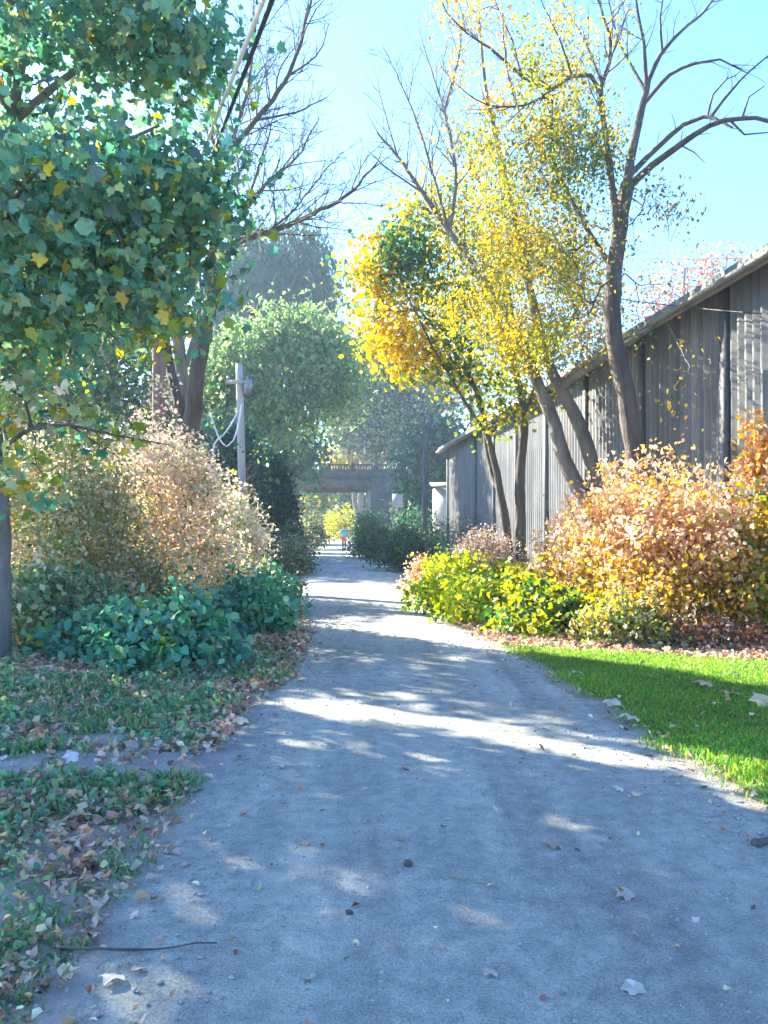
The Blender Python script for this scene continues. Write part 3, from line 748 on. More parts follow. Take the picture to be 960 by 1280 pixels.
# ------------------------------------------------------------------ poles and cables
def cable(name, pts, r, mat, label, step=.5):
    L, t = smooth_line(np.array(pts), step); V, F = tube(L, r, 6); n = len(V)
    tag(mesh_obj(name, V, [F, np.array([list(range(6))[::-1], list(range(n - 6, n))])], mat, smooth=True, loc=L[0]), label, 'cable')
def sag(a, b, s, n=9):
    t = np.linspace(0, 1, n)[:, None]; q = np.asarray(a) * (1 - t) + np.asarray(b) * t; q[:, 2] -= 4 * s * (t * (1 - t))[:, 0]; return q
def poles():
    d = 30.0; b = P(305, 0, d); b[2] = 0; top = P(299, 455, d)
    root = thing('utility_pole', 'pale grey wooden utility pole with small transformer above the left shrubs', 'utility pole', tuple(b))
    L, t = smooth_line(np.array([b, (b + top) / 2, top]), .6); mb = MB(); mb.tube(L, .165 - .035 * t, 12); mb.build('shaft', M_pole, root, smooth=True)
    mb = MB(); mb.tube([top + [.33, -.06, -1.15], top + [.33, -.06, -.55]], .16, 12); o = mb.build('transformer', M_metal, root, smooth=True)
    for dz in (-.75, -1.05):
        mb = MB(); mb.box(top + [.2, -.02, dz], (.3, .1, .08)); mb.build('bracket', M_metal, root)
    mb = MB(); mb.box(top + [-.02, -.17, -.7], (.9, .1, .12)); mb.build('crossarm', M_pole, root)
    for sx in (-.38, .34):
        mb = MB(); mb.tube([top + [sx, -.17, -.64], top + [sx, -.17, -.56], top + [sx, -.17, -.48]], [.05, .06, .03], 8); mb.build('insulator', M_metal, root, smooth=True)
    a = P(303, 500, d); cable('hanging_cable', [a, P(292, 525, d - .2), P(278, 545, d - .4), P(268, 555, d - .6), P(262, 600, d - .6)], .03, M_cablewhite, 'white slack cable hanging left from the utility pole to the shrubs', .2)
    cable('hanging_cable', [P(302, 505, d - .2), P(298, 530, d - .3), P(292, 550, d - .5), P(284, 558, d - .6), P(274, 548, d - .6), P(262, 515, d - .8)], .03, M_cablewhite, 'white looped cable hanging closest to the utility pole shaft', .2)
    # brown pole behind the maple
    d = 19.0; b = P(199, 0, d); b[2] = 0; top = P(199, 300, d)
    r2 = thing('utility_pole', 'brown wooden pole behind the maple, mostly hidden by its leaves', 'utility pole', tuple(b))
    mb = MB(); mb.tube(np.linspace(b, top, 9), np.linspace(.19, .15, 9), 12); mb.build('shaft', M_polebrown, r2, smooth=True)
    mb = MB(); mb.box(top + [0, -.2, -.3], (1.4, .1, .12)); mb.build('crossarm', M_polebrown, r2)
    # the two cables that come down from overhead
    e = top + [.4, -.2, -.2]
    up1 = P(352, -40, 5.6); up2 = P(341, -40, 5.6)
    def ext(a, e, n=2.0): return a + (a - e) / np.linalg.norm(a - e) * n
    cable('overhead_cable', sag(ext(up1, e), e, .12), .021, M_cable, 'dark thick cable slanting down from the top of the picture into the maple')
    cable('overhead_cable', sag(ext(up2, e - [.3, 0, 0]), e - [.3, 0, 0], .12), .021, M_cablewhite, 'sunlit white cable slanting down beside the dark thick cable')
    cable('thin_wire', sag(P(420, 300, 60), P(1010, 322, 30), .5), .018, M_cable, 'thin upper wire running past the tree tops to the barn')
    cable('thin_wire', sag(P(395, 380, 62), P(560, 325, 30), .2).tolist() + sag(P(560, 325, 30), P(1000, 396, 12.5), .3).tolist()[1:], .012, M_cable, 'thin lower wire running through the yellow trees along the barn eave')
poles()

# ------------------------------------------------------------------ person walking away
def skin_obj(name, joints, edges, mat, parent, sub=2, root=0):
    me = bpy.data.meshes.new(name); me.from_pydata([j[:3] for j in joints], edges, [])
    o = bpy.data.objects.new(name, me); COL.objects.link(o); o.parent = parent
    me.materials.append(mat)
    sk = o.modifiers.new('skin', 'SKIN'); sk.use_smooth_shade = True
    if not me.skin_vertices: me.attributes
    for i, j in enumerate(joints):
        v = me.skin_vertices[0].data[i]; v.radius = (j[3], j[4] if len(j) > 4 else j[3]); v.use_root = (i == root)
    o.modifiers.new('sub', 'SUBSURF').render_levels = sub
    o.modifiers['sub'].levels = sub
    return o
def person():
    d = 53.0; b = P(430, 0, d); b[2] = .015
    root = thing('person', 'person in a teal shirt and pink shorts walking away along the path', 'person', tuple(b))
    # pelvis root; +y away from the camera
    J = [(0, 0, .93, .13, .10), (0, 0, 1.12, .12, .09), (0, .02, 1.32, .155, .10), (0, .02, 1.44, .09, .07), (0, .03, 1.52, .05), (0, .05, 1.60, .075, .09), (0, .05, 1.70, .075, .095), (0, .05, 1.76, .04, .05),
         (-.19, .02, 1.40, .055), (-.25, -.06, 1.14, .042), (-.22, .12, .95, .032), (-.21, .17, .90, .03), (-.20, .22, .87, .018),
         (.19, .02, 1.40, .055), (.29, -.08, 1.15, .042), (.33, .06, .97, .032), (.34, .10, .93, .03), (.35, .14, .90, .018),
         (-.09, 0, .86, .085), (-.09, .20, .50, .06), (-.08, .12, .10, .038), (-.08, .14, .05, .04), (-.08, .27, .035, .03),
         (.09, 0, .86, .085), (.09, -.06, .48, .06), (.09, -.36, .17, .038), (.09, -.42, .14, .04), (.09, -.40, .02, .03)]
    E = [(0, 1), (1, 2), (2, 3), (3, 4), (4, 5), (5, 6), (6, 7), (3, 8), (8, 9), (9, 10), (10, 11), (11, 12), (3, 13), (13, 14), (14, 15), (15, 16), (16, 17),
         (0, 18), (18, 19), (19, 20), (20, 21), (21, 22), (0, 23), (23, 24), (24, 25), (25, 26), (26, 27)]
    # fingers and thumbs, each its own short chain out of the palm
    for palm, s in ((12, -1), (17, 1)):
        c = np.array(J[palm][:3])
        for k, ln in enumerate((.06, .07, .066, .05)):
            a = c + [(k - 1.5) * .014, .02, -.03]; J.append((*a, .008)); J.append((*(a + [0, .02, -ln * .6]), .007)); n = len(J)
            E += [(palm, n - 2), (n - 2, n - 1)]
        a = c + [-s * .03, .0, -.01]; J.append((*a, .009)); E.append((palm - 1, len(J) - 1))
    skin_obj('body', J, E, M_skin, root)
    T = [(0, 0, .98, .155, .125), (0, 0, 1.15, .14, .11), (0, .02, 1.32, .18, .125), (0, .02, 1.45, .10, .085), (-.19, .02, 1.405, .078), (-.235, -.035, 1.24, .068), (.19, .02, 1.405, .078), (.265, -.045, 1.25, .068)]
    skin_obj('shirt', T, [(0, 1), (1, 2), (2, 3), (3, 4), (4, 5), (3, 6), (6, 7)], M_shirt, root)
    T = [(0, 0, .97, .16, .125), (-.09, .01, .85, .115), (-.095, .10, .66, .10), (.09, 0, .85, .115), (.095, -.03, .64, .10)]
    skin_obj('shorts', T, [(0, 1), (1, 2), (0, 3), (3, 4)], M_shorts, root)
    skin_obj('leggings', [(-.09, .10, .68, .085), (-.09, .20, .50, .07), (-.08, .13, .14, .05)], [(0, 1), (1, 2)], M_legging, root)
    skin_obj('leggings', [(.09, -.03, .66, .085), (.09, -.06, .48, .07), (.09, -.34, .19, .05)], [(0, 1), (1, 2)], M_legging, root)
    skin_obj('shoe', [(-.08, .10, .05, .05, .045), (-.08, .28, .04, .045, .035)], [(0, 1)], M_shoe, root)
    skin_obj('shoe', [(.09, -.41, .14, .05, .045), (.09, -.42, .02, .04, .04)], [(0, 1)], M_shoe, root)
    skin_obj('hair', [(0, .02, 1.62, .08, .07), (0, .03, 1.72, .088, .10), (0, .05, 1.77, .05, .06)], [(0, 1), (1, 2)], M_hair, root)
person()

# ------------------------------------------------------------------ shrubs
def shrub(name, label, px, d, half, top, rd, pal, size, n_attr, K, sig=.13, stems=9, cane=None, tmpl=None, mat=None, carveit=True, group=None, shell=.5, low=.12, droop=.3, upn=.6, fn=None, rtip=.004, seed=None, lean=.0, cat='shrub', zpow=.8, flatten=1.0, along=0.25, plumes=16):
    rng = np.random.default_rng(seed if seed is not None else int(px * 13 + d * 101))
    c = P(px, 0, d); h = EYE - (top - HOR) / FOC * d; s = d / FOC; c[2] = 0
    # attractors fill a lumpy dome
    nl = 9; lumps = []
    for i in range(nl):
        a = rng.uniform(0, 2 * np.pi); r = rng.uniform(.15, .72)
        hh = (1 - .62 * r * r) * rng.uniform(.72, 1.0)
        lumps.append((np.array([math.cos(a) * r * half * s, math.sin(a) * r * rd, 0]), hh))
    lumps[0] = (np.array([0., 0, 0]), 1.0)
    A = []
    for off, hh in lumps:
        m = n_attr // nl + 1
        v = unit(rng.normal(size=(m, 3))); v[:, 2] = np.abs(v[:, 2])
        rr = (rng.random((m, 1)) ** (1 / 3)) * (1 - shell) + shell * rng.random((m, 1)) ** .15
        v = v * rr * np.array([half * s * .62, rd * .62, h * hh])
        v[:, 2] = low * h + v[:, 2] * (1 - low) * flatten
        A.append(c + off + v)
    for i in range(plumes):     # shoots that stand out of the mass
        b = A[rng.integers(nl)][rng.integers(n_attr // nl)]
        if b[2] < .45 * h: continue
        dv = (b - c) * [.35, .35, 0]; ln = h * rng.uniform(.10, .24)
        A.append(np.array([b + dv * k * .4 + [0, 0, ln * k] for k in (.4, .7, 1.0)]))
    A = np.vstack(A)
    limbs = []
    for i in range(stems):
        a = rng.uniform(0, 2 * np.pi); r = rng.random() ** .5
        f = c + np.array([math.cos(a) * r * half * s * .22, math.sin(a) * r * rd * .22, -.05])
        e = c + np.array([math.cos(a) * r * half * s * .62, math.sin(a) * r * rd * .62, h * rng.uniform(.45, .75)])
        limbs.append(([f, (f + e) / 2 + rng.normal(0, .05, 3) - [(e - f)[0] * .12, (e - f)[1] * .12, 0], e], max(.008, rtip * 3.2), rtip * 1.4))
    limbs[0][0][0][:2] = c[:2]
    leaf = dict(K=K, sig=np.array([sig, sig, sig * .8]), size=size, pal=pal, tmpl=tmpl or tmpl_simple(), mat=mat or M_leaf, part='foliage', droop=droop, upn=upn, along=along)
    if fn: leaf['fn'] = fn
    base = c.copy()
    root = thing(name, label, cat, tuple(base), group)
    lt, ch, pos, nl_ = grow(limbs, A, rng, .3, rtip, .34, .25, .06)
    V, F = tubes_mesh(lt + ch, 3, 6); mesh_obj('stems', V, F, cane or M_stem, root, smooth=True, loc=base)
    q = fill_from(A, K, leaf['sig'], rng); cl = np.repeat(np.arange(len(A)), K)
    if along:
        ex = pos[nl_:]; ex = ex[rng.random(len(ex)) < along]; q2 = fill_from(ex, 2, leaf['sig'] * .7, rng)
        q = np.vstack([q, q2]); cl = np.concatenate([cl, rng.integers(0, len(A), len(q2))])
    keep = q[:, 2] > .03
    if carveit: keep &= carve(q, rng)
    q, cl = q[keep], cl[keep]
    tint = fn(q, cl, rng) if fn else clump_pick(pal, cl, len(A), rng)
    V, F, T = leaves_mesh(q, size * rng.uniform(.6, 1.3, len(q)), tint, leaf['tmpl'], rng, droop, upn)
    mesh_obj('foliage', V, F, leaf['mat'], root, tint=T, loc=base)
    return root

GL = 'shrubs and tall weeds left of the path'; GR = 'shrubs right of the path'
ov, sl_, ml = tmpl_oval(), tmpl_slim(), tmpl_maple()
IVY = [((.09, .33, .22), 4), ((.05, .20, .13), 2), ((.12, .34, .18), 3), ((.24, .44, .22), 2), (YGREEN, .3)]
# --- left: low dark green mound beside the path
shrub('leafy_shrub', 'dense dark green leafy mound closest to the camera, left of the path', 205, 9.6, 135, 732, .95, IVY, .125, 330, 15, .10, 10, tmpl=ov, mat=M_waxy, group=GL, low=.05, droop=.5, upn=.9)
shrub('leafy_shrub', 'dark green leafy mound right behind the closest one, nearest the path edge', 300, 12.2, 66, 722, 1.1, IVY, .125, 210, 14, .11, 9, tmpl=ov, mat=M_waxy, group=GL, low=.05, droop=.5, upn=.9)
shrub('leafy_shrub', 'green leafy mound with pale tips where the path edge bends, left side', 330, 15.5, 46, 700, 1.3, IVY + [(PALEG, 1)], .12, 180, 13, .12, 8, tmpl=ov, mat=M_waxy, group=GL, low=.05, droop=.5, upn=.9)
shrub('leafy_shrub', 'shaggy grey green weeds at the left edge beside the thin grey trunk', 60, 10.6, 95, 690, .9, [((.18, .25, .16), 2), ((.13, .29, .17), 3), (PALEG, 3), (CREAM, 2)], .10, 220, 15, .12, 9, group=GL)
shrub('leafy_shrub', 'mixed green and straw weeds behind the dark green mound, left of middle', 150, 12.6, 105, 655, 1.0, [((.13, .28, .15), 2.5), (PALEG, 3), (TAN, 1.5), (CREAM, 2.5)], .10, 280, 12, .13, 10, group=GL)
shrub('leafy_shrub', 'straw and green weeds between the dark mound and the creamy plumes', 265, 15.0, 75, 655, 1.2, [((.13, .26, .12), 1.5), (PALEG, 3), (TAN, 2), (CREAM, 3)], .10, 260, 14, .13, 9, group=GL)
# --- left: tall pink, cream and yellow shrubs
PK = [(PINK, 5), (PINKT, 1.6), (CREAM, 4), (TAN, .8), (PALEG, 2), (YGREEN, .5)]
CR = [(CREAM, 5), (GOLD, .6), (PALEG, 4), (TAN, 1), (PINK, 1.4), (YGREEN, .8)]
shrub('tall_shrub', 'tall pink tinged shrub with pale dry leaves, below the brown pole', 188, 13.8, 100, 482, 1.4, PK, .075, 760, 24, .14, 18, cane=M_bark_red, group=GL, low=.18, rtip=.005)
shrub('tall_shrub', 'tall cream and yellow shrub at the left edge under the maple', 45, 12.4, 100, 478, 1.3, CR + [(YELLOW, .5)], .085, 460, 20, .15, 13, group=GL, low=.15)
shrub('tall_shrub', 'cream and straw shrub on pale stems in front of the pink tinged one', 120, 12.0, 84, 500, 1.1, CR + [(PALEG, 2)], .075, 460, 22, .13, 12, group=GL, low=.15)
shrub('tall_shrub', 'tan and pink shrub in front of the twin trunks', 262, 18.0, 62, 560, 1.6, PK + [(YGREEN, .8)], .09, 420, 22, .15, 12, cane=M_bark_red, group=GL, low=.2)
shrub('tall_shrub', 'yellow green shrub at the foot of the pale utility pole', 303, 21.5, 36, 556, 1.4, [(YGREEN, 2), (YELLOW, 1.5), (CREAM, 2), (PALEG, 1)], .10, 340, 20, .16, 10, group=GL)
shrub('tall_shrub', 'cream plumed shrub leaning out above the green mound, left of the path', 285, 17.0, 52, 622, 1.2, [(CREAM, 5), (TAN, 2), (PALEG, 1), (PINKT, .8)], .085, 320, 20, .13, 10, group=GL, low=.35)
shrub('tall_shrub', 'big olive and tan thicket behind the pink shrub on the left', 110, 21.0, 150, 520, 2.2, [(OLIVE, 2), (TAN, 2), (PALEG, 2), (CREAM, 2), (GREEN, 1)], .12, 560, 18, .2, 14, group=GL)
shrub('tall_shrub', 'dark green tall bush between the pale pole and the brown pole', 250, 27.0, 44, 515, 2.4, [(DGREEN, 3), (TEAL, 2), (GREEN, 2)], .16, 420, 20, .22, 9, group=GL, carveit=True)
shrub('dark_evergreen', 'narrow dark evergreen standing left of the bridge opening', 345, 36.0, 30, 552, 1.1, [(DGREEN, 4), ((.02, .06, .045), 4)], .26, 520, 34, .17, 6, tmpl=tmpl_simple(.2), group=None, low=.02, carveit=False, cat='evergreen', shell=.3)
shrub('leafy_shrub', 'dull grey green bush at the left path edge before the evergreen', 370, 27.5, 26, 654, 1.4, [(GREYG, 3), (PALEG, 1.5), (OLIVE, 2), (TAN, 1)], .12, 190, 13, .15, 8, group=GL)
shrub('leafy_shrub', 'grey green bush left of the path, below the evergreen', 350, 33.0, 40, 640, 1.8, [(GREYG, 3), (GREEN, 2), (OLIVE, 2)], .14, 190, 13, .2, 8, group=GL)
shrub('leafy_shrub', 'small dusky bush at the far left path edge under the bridge', 388, 58.0, 22, 640, 2.0, [(GREYG, 3), (OLIVE, 2), (TAN, 1)], .2, 130, 13, .3, 7, group=GL)
shrub('leafy_shrub', 'yellow lit bush beyond the bridge at the end of the path', 425, 98.0, 26, 630, 3.0, [(YELLOW, 3), (YGREEN, 3), (OLIVE, 1)], .3, 150, 14, .4, 7, group=GL, carveit=False)
# --- right
MAP = [((.11, .30, .16), 4), ((.10, .30, .21), 4), ((.06, .18, .11), 2), ((.19, .38, .18), 3), ((.36, .48, .22), 3)]
KN = [(PINKT, 3.2), (ORANGE, 2.6), (GOLD, 3), (YELLOW, 2), (RUST, 1), (PINK, 1)]
def knot(q, cl, rng):
    h = np.clip((q[:, 2] - .35) / 1.2, 0, 1); top = rng.random(len(q)) < h
    a = clump_pick([((.84, .57, .38), 5), ((.80, .50, .20), 2.5), ((.70, .50, .10), 2), ((.86, .63, .48), 3.5), (YELLOW, .8)], cl, cl.max() + 1, rng)
    b = clump_pick([(YELLOW, 3), (GOLD, 2.4), (YGREEN, 1.4), (ORANGE, 1.6)], cl, cl.max() + 1, rng)
    return np.where(top[:, None], a, b)
shrub('golden_shrub', 'large orange pink shrub on many reddish canes beside the barn', 805, 12.6, 172, 545, 1.6, KN, .08, 1150, 20, .13, 26, cane=M_bark_red, group=GR, low=.16, fn=knot, rtip=.006, carveit=False, seed=77, shell=.6)
shrub('golden_shrub', 'yellow green shrub at the right edge of the picture', 940, 11.7, 100, 575, 1.1, [(YELLOW, 4), (YGREEN, 2), (GOLD, 3), (PINKT, 2), (BGREEN, 1)], .11, 330, 13, .13, 14, cane=M_bark_red, group=GR, low=.08, tmpl=ov, carveit=False)
shrub('golden_shrub', 'orange leaved spray reaching up at the right edge in front of the barn', 965, 12.0, 44, 533, .6, [(ORANGE, 3), (GOLD, 3), (PINKT, 2)], .10, 90, 11, .11, 6, cane=M_bark_red, group=GR, low=.72, carveit=False)
LM = [((.40, .48, .04), 4), (LIME, 4), ((.55, .50, .04), 3), (YGREEN, 2), (BGREEN, 1.4), (YELLOW, 1)]
shrub('lime_shrub', 'bright lime green bush at the right path edge, farthest of the lime ones', 572, 15.5, 58, 684, 1.3, LM, .10, 300, 13, .11, 9, tmpl=ov, group=GR, low=.05, carveit=False, upn=1.0)
shrub('lime_shrub', 'bright lime green bush in the middle of the lime row', 630, 13.4, 68, 690, 1.0, LM, .10, 330, 13, .11, 9, tmpl=ov, group=GR, low=.05, carveit=False, upn=1.0)
shrub('lime_shrub', 'low lime bush with dark green patch in front of the orange shrub', 692, 11.9, 76, 722, .8, LM + [(DGREEN, 3), (GREEN, 3)], .10, 260, 13, .10, 9, tmpl=ov, group=GR, low=.05, carveit=False, upn=1.0)
shrub('lime_shrub', 'grey green and yellow weeds at the foot of the orange shrub', 778, 11.2, 72, 730, .6, [(YGREEN, 2), (GREYG, 2), (PALEG, 2), (YELLOW, 2), (TAN, 1)], .085, 190, 12, .10, 9, group=GR, low=.05, carveit=False)
shrub('dry_weed', 'small brown dry weeds along the litter strip by the lawn', 880, 10.9, 90, 768, .5, [(BROWN, 4), (RUST, 2), (TAN, 1), (PINK, .6)], .07, 170, 11, .09, 12, group=GR, low=.05, carveit=False, cat='weeds')
shrub('dry_weed', 'dusty purple brown bush under the three stemmed tree', 605, 21.5, 58, 645, 1.4, [((.26, .19, .18), 4), (GREY, 3), (TAN, 1), (BROWN, 1)], .075, 360, 14, .14, 14, group=GR, low=.1, carveit=False)
shrub('dry_weed', 'rusty dry weeds at the path edge left of the lime bush', 525, 18.5, 24, 695, .8, [(RUST, 2), (TAN, 3), (PINKT, 2), (OLIVE, 1)], .075, 130, 11, .11, 9, group=GR, low=.05, carveit=False)
shrub('leafy_shrub', 'dark teal bush on the right of the path before the person', 505, 30.0, 42, 655, 2.0, [(DGREEN, 3), (TEAL, 3), (GREYG, 3), (OLIVE, 1)], .13, 300, 14, .2, 9, group=GR, carveit=False)
shrub('leafy_shrub', 'grey green bush on the right beside the walking person', 470, 41.0, 30, 648, 2.2, [(GREYG, 3), (TEAL, 2), (OLIVE, 2)], .16, 260, 14, .25, 9, group=GR, carveit=False)
shrub('leafy_shrub', 'dark bush at the foot of the pale slender tree', 520, 46.0, 34, 636, 2.2, [(DGREEN, 3), (TEAL, 2), (GREYG, 2)], .18, 260, 14, .28, 9, group=GR, carveit=False)
shrub('leafy_shrub', 'grey twiggy bush against the far barn wall', 590, 37.0, 34, 632, 1.0, [((.22, .2, .2), 3), (GREY, 3), (GREYG, 2)], .10, 260, 12, .2, 12, group=GR, carveit=False)
shrub('leafy_shrub', 'round bush right of the path just before the bridge', 462, 64.0, 22, 636, 2.2, [(GREYG, 2), (TEAL, 2), (GREEN, 2)], .2, 190, 14, .32, 8, group=GR, carveit=False)

# ------------------------------------------------------------------ trees
def LP(d, pts, r0, r1):
    return ([P(q[0], q[1], d + (q[2] if len(q) > 2 else 0)) for q in pts], r0, r1)

def maple():
    rng = np.random.default_rng(101)
    b = P(2, 0, 9.7); b[2] = -.1
    t1 = P(0, 640, 9.7); t2 = P(-14, 480, 9.6); t3 = P(-10, 330, 9.4); t4 = P(20, 150, 9.2); t5 = P(30, -60, 9)
    limbs = [([b, t1, t2, t3, t4, t5], .125, .05),
             ([t2, P(40, 440, 9.2), P(90, 390, 8.6), P(150, 345, 8.3), P(215, 315, 8.2)], .06, .015),
             ([t3, P(60, 240, 9), P(120, 190, 8.6), P(200, 160, 8.4)], .06, .015),
             ([t4, P(90, 90, 8.8), P(170, 40, 8.6), P(235, -10, 8.6)], .05, .012),
             ([t2, P(-60, 430, 8.5), P(-160, 380, 7.5)], .06, .02), ([t3, P(-90, 220, 9.5), P(-230, 120, 10)], .06, .02),
             ([t4, P(-40, 40, 8.0), P(-60, -120, 7.0)], .05, .015), ([t3, P(20, 250, 8), P(60, 200, 6.8)], .05, .012)]
    A = []
    for a in [(140, 250, 8.4, 135, 75, 1.3, 150), (60, 330, 8.3, 130, 85, 1.2, 150), (120, 60, 8.6, 140, 70, 1.4, 130), (150, 380, 8.6, 95, 60, 1.0, 60), (215, 240, 8.3, 62, 60, .9, 60),
              (190, 60, 8.6, 80, 55, 1.0, 60), (20, 430, 8.6, 80, 45, 1.1, 40), (60, -90, 8.8, 200, 90, 1.8, 110), (-130, 250, 8.5, 140, 170, 2, 120), (-180, 0, 8.5, 170, 150, 2.2, 90), (60, 180, 6.9, 90, 60, .7, 16), (170, 370, 11, 95, 60, 1.1, 80), (60, 300, 11.2, 110, 80, 1.1, 70)]:
        A.append(ell(*a, rng))
    A = np.vstack(A)
    # let sky show through in level gaps between the boughs
    py = HOR - (A[:, 2] - EYE) / A[:, 1] * FOC; px = CX + A[:, 0] / A[:, 1] * FOC
    gap = (np.abs(py - 158 - 14 * np.sin(px * .03)) < 38) & (px < 225); gap |= (np.abs(py - 98 + 8 * np.sin(px * .05)) < 22) & (px > 10) & (px < 230)
    A = A[~(gap & (rng.random(len(A)) < .8))]
    def fn(q, cl, rng):
        n = cl.max() + 1
        c = clump_pick(MAP, cl, n, rng)
        ylw = rng.random(len(q)) < .05
        cy = (rng.random(n) < .05)[cl]; py = HOR - (q[:, 2] - EYE) / q[:, 1] * FOC
        ylw |= cy & (rng.random(len(q)) < .5) & (py > 100)
        px = CX + q[:, 0] / q[:, 1] * FOC
        ylw |= (np.hypot((px - 205) / 45, (py - 420) / 45) < 1) & (rng.random(len(q)) < .4)
        return np.where(ylw[:, None], pick([(YELLOW, 2), (YGREEN, 3)], len(q), rng), c)
    tree('maple_tree', 'big leafy green maple filling the upper left, with a few yellow leaves', limbs, A, dict(K=15, sig=(.31, .31, .13), size=.108, fn=fn, tmpl=ml, mat=M_waxy, droop=.7, upn=.45), M_bark2, rng, rtip=.0055, step=.3, carveit=True)
    # thin yellowing sapling branch arching across the left
    rng = np.random.default_rng(102)
    b = P(-45, 0, 8.2); b[2] = -.05
    limbs = [([b, P(-40, 700, 8.2), P(-25, 600, 8.2), P(10, 555, 8.2), P(40, 535, 8.1), P(85, 530, 8.0), P(140, 545, 8.0), P(215, 558, 8.0)], .045, .006), ([P(40, 535, 8.1), P(30, 500, 8.1), P(0, 475, 8.1)], .02, .006), ([P(85, 530, 8.0), P(125, 555, 8), P(160, 575, 8)], .012, .004)]
    A = np.vstack([ell(60, 505, 8.1, 70, 35, .4, 26, rng), ell(150, 550, 8.0, 60, 22, .3, 12, rng), ell(20, 600, 8.1, 40, 50, .3, 16, rng)])
    tree('young_maple', 'slender young tree with an arching dark branch and few leaves, left edge', limbs, A, dict(K=6, sig=(.14, .14, .08), size=.10, pal=[(YELLOW, 1), (CREAM, 2), (YGREEN, 2), (PALEG, 3), ((.10, .30, .18), 3)], tmpl=ml, droop=.5), M_bark, rng, rtip=.003, carveit=True)
    # unseen tall maple, added outside the frame on the left to shade the path
    rng = np.random.default_rng(103)
    c = np.array([-9.2, 10.5, 0]); limbs = [([c - [0, 0, .1], c + [.1, 0, 2.5], c + [-.1, .2, 5], c + [.2, 0, 8]], .2, .06)]
    A = []
    for off, r, n in (((0, 0, 6.8), (2.8, 2.6, 2.6), 170), ((1.5, -1.6, 5), (1.9, 1.9, 1.7), 90), ((-1, 1.5, 5.2), (2.2, 2, 2), 80), ((1.4, 2.4, 4.4), (1.8, 1.8, 1.9), 80)):
        v = unit(rng.normal(size=(n, 3))) * rng.random((n, 1)) ** .33 * np.array(r); A.append(c + off + v)
    tree('maple_tree', 'second green maple added unseen outside the left edge of the picture to shade the path', limbs, np.vstack(A), dict(K=30, sig=(.3, .3, .16), size=.19, pal=[(GREEN, 4), (TEAL, 3), (DGREEN, 2), (YGREEN, .4)], tmpl=tmpl_oval(), droop=.5, upn=1), M_bark2, rng, carveit=True)
    rng = np.random.default_rng(104); c = np.array([-7.3, 15.5, 0]); limbs = [([c - [0, 0, .1], c + [.1, 0, 2.5], c + [-.2, .2, 5.4], c + [.2, 0, 8.6]], .16, .05)]  # added maple, crown set high so its shadow falls on lawn and path
    A = []
    for off, r, n in (((0, 0, 8.0), (2.1, 2.0, 1.7), 170), ((1.2, -1.0, 7.2), (1.5, 1.5, 1.1), 90), ((-1.2, .6, 7.3), (1.7, 1.6, 1.4), 80)):
        v = unit(rng.normal(size=(n, 3))) * rng.random((n, 1)) ** .33 * np.array(r); A.append(c + off + v)
    tree('maple_tree', 'smaller high crowned maple added behind the big one on the left to shade the lawn', limbs, np.vstack(A), dict(K=26, sig=(.26, .26, .12), size=.15, pal=MAP + [(YGREEN, .6)], tmpl=ml, mat=M_waxy, droop=.5, upn=1), M_bark2, rng, carveit=True)
maple()

def bare_left():
    rng = np.random.default_rng(201); d = 18.5
    limbs = [LP(d, [(236, 800), (236, 640), (238, 560), (246, 470), (262, 385), (283, 312)], .27, .14),
             LP(d, [(283, 312), (302, 300), (350, 285, -.5), (400, 263, -1), (440, 240, -1.2), (472, 203, -1.5)], .10, .018),
             LP(d, [(283, 312), (303, 268), (338, 225, .5), (372, 195, .9), (398, 150, 1.2)], .07, .014),
             LP(d, [(262, 385), (266, 320, -.6), (268, 250, -1), (282, 200, -1.3), (320, 150, -1.6), (360, 95, -2), (382, 30, -2.3), (392, -20, -2.4)], .11, .02),
             LP(d, [(282, 200, -1.3), (262, 130, -1.4), (250, 60, -1.5), (262, -20, -1.7)], .06, .015),
             LP(d, [(320, 150, -1.6), (370, 140, -2), (410, 120, -2.3)], .03, .01),
             LP(d, [(238, 560), (215, 470, .8), (200, 400, 1), (170, 330, 1.2)], .16, .05)]
    limbs += [LP(d, [(330, 292), (365, 265, .6), (405, 215, 1), (430, 190, 1.2)], .035, .01), LP(d, [(303, 268), (330, 190, -.8), (345, 130, -1.2)], .04, .01),
              LP(d, [(268, 250, -1), (240, 190, -1.6), (225, 120, -2)], .05, .012), LP(d, [(360, 95, -2), (395, 70, -2.2), (412, 30, -2.4)], .025, .008), LP(d, [(282, 200, -1.3), (310, 110, -.8), (318, 40, -.6), (330, -20, -.5)], .05, .012)]
    A = np.zeros((0, 3))
    tree('bare_tree', 'leafless tree with a grey trunk and wide twiggy limbs behind the maple', limbs, A, None, M_bark, rng, step=.25, shoots=twigs(limbs[1:6] + limbs[7:], rng, 3, .17, .46, 46, .22, .15, 2.3, .14, .0048))
    rng = np.random.default_rng(202); d = 21.0
    limbs = [LP(d, [(237, 740), (236, 560), (228, 470), (215, 380), (190, 300)], .26, .1), LP(d, [(228, 470), (248, 400), (252, 330)], .09, .04)]
    A = np.vstack([ell(180, 330, d, 90, 90, 1.8, 120, rng), ell(90, 400, d + 1, 120, 80, 2, 120, rng)])
    tree('leafy_tree', 'thick dark trunked tree behind the maple with yellow green leaves', limbs, A, dict(K=16, sig=(.35, .35, .25), size=.16, pal=[(OLIVE, 3), (GREEN, 3), (YGREEN, 2), (CREAM, 1)]), M_bark2, rng, carveit=True)
bare_left()

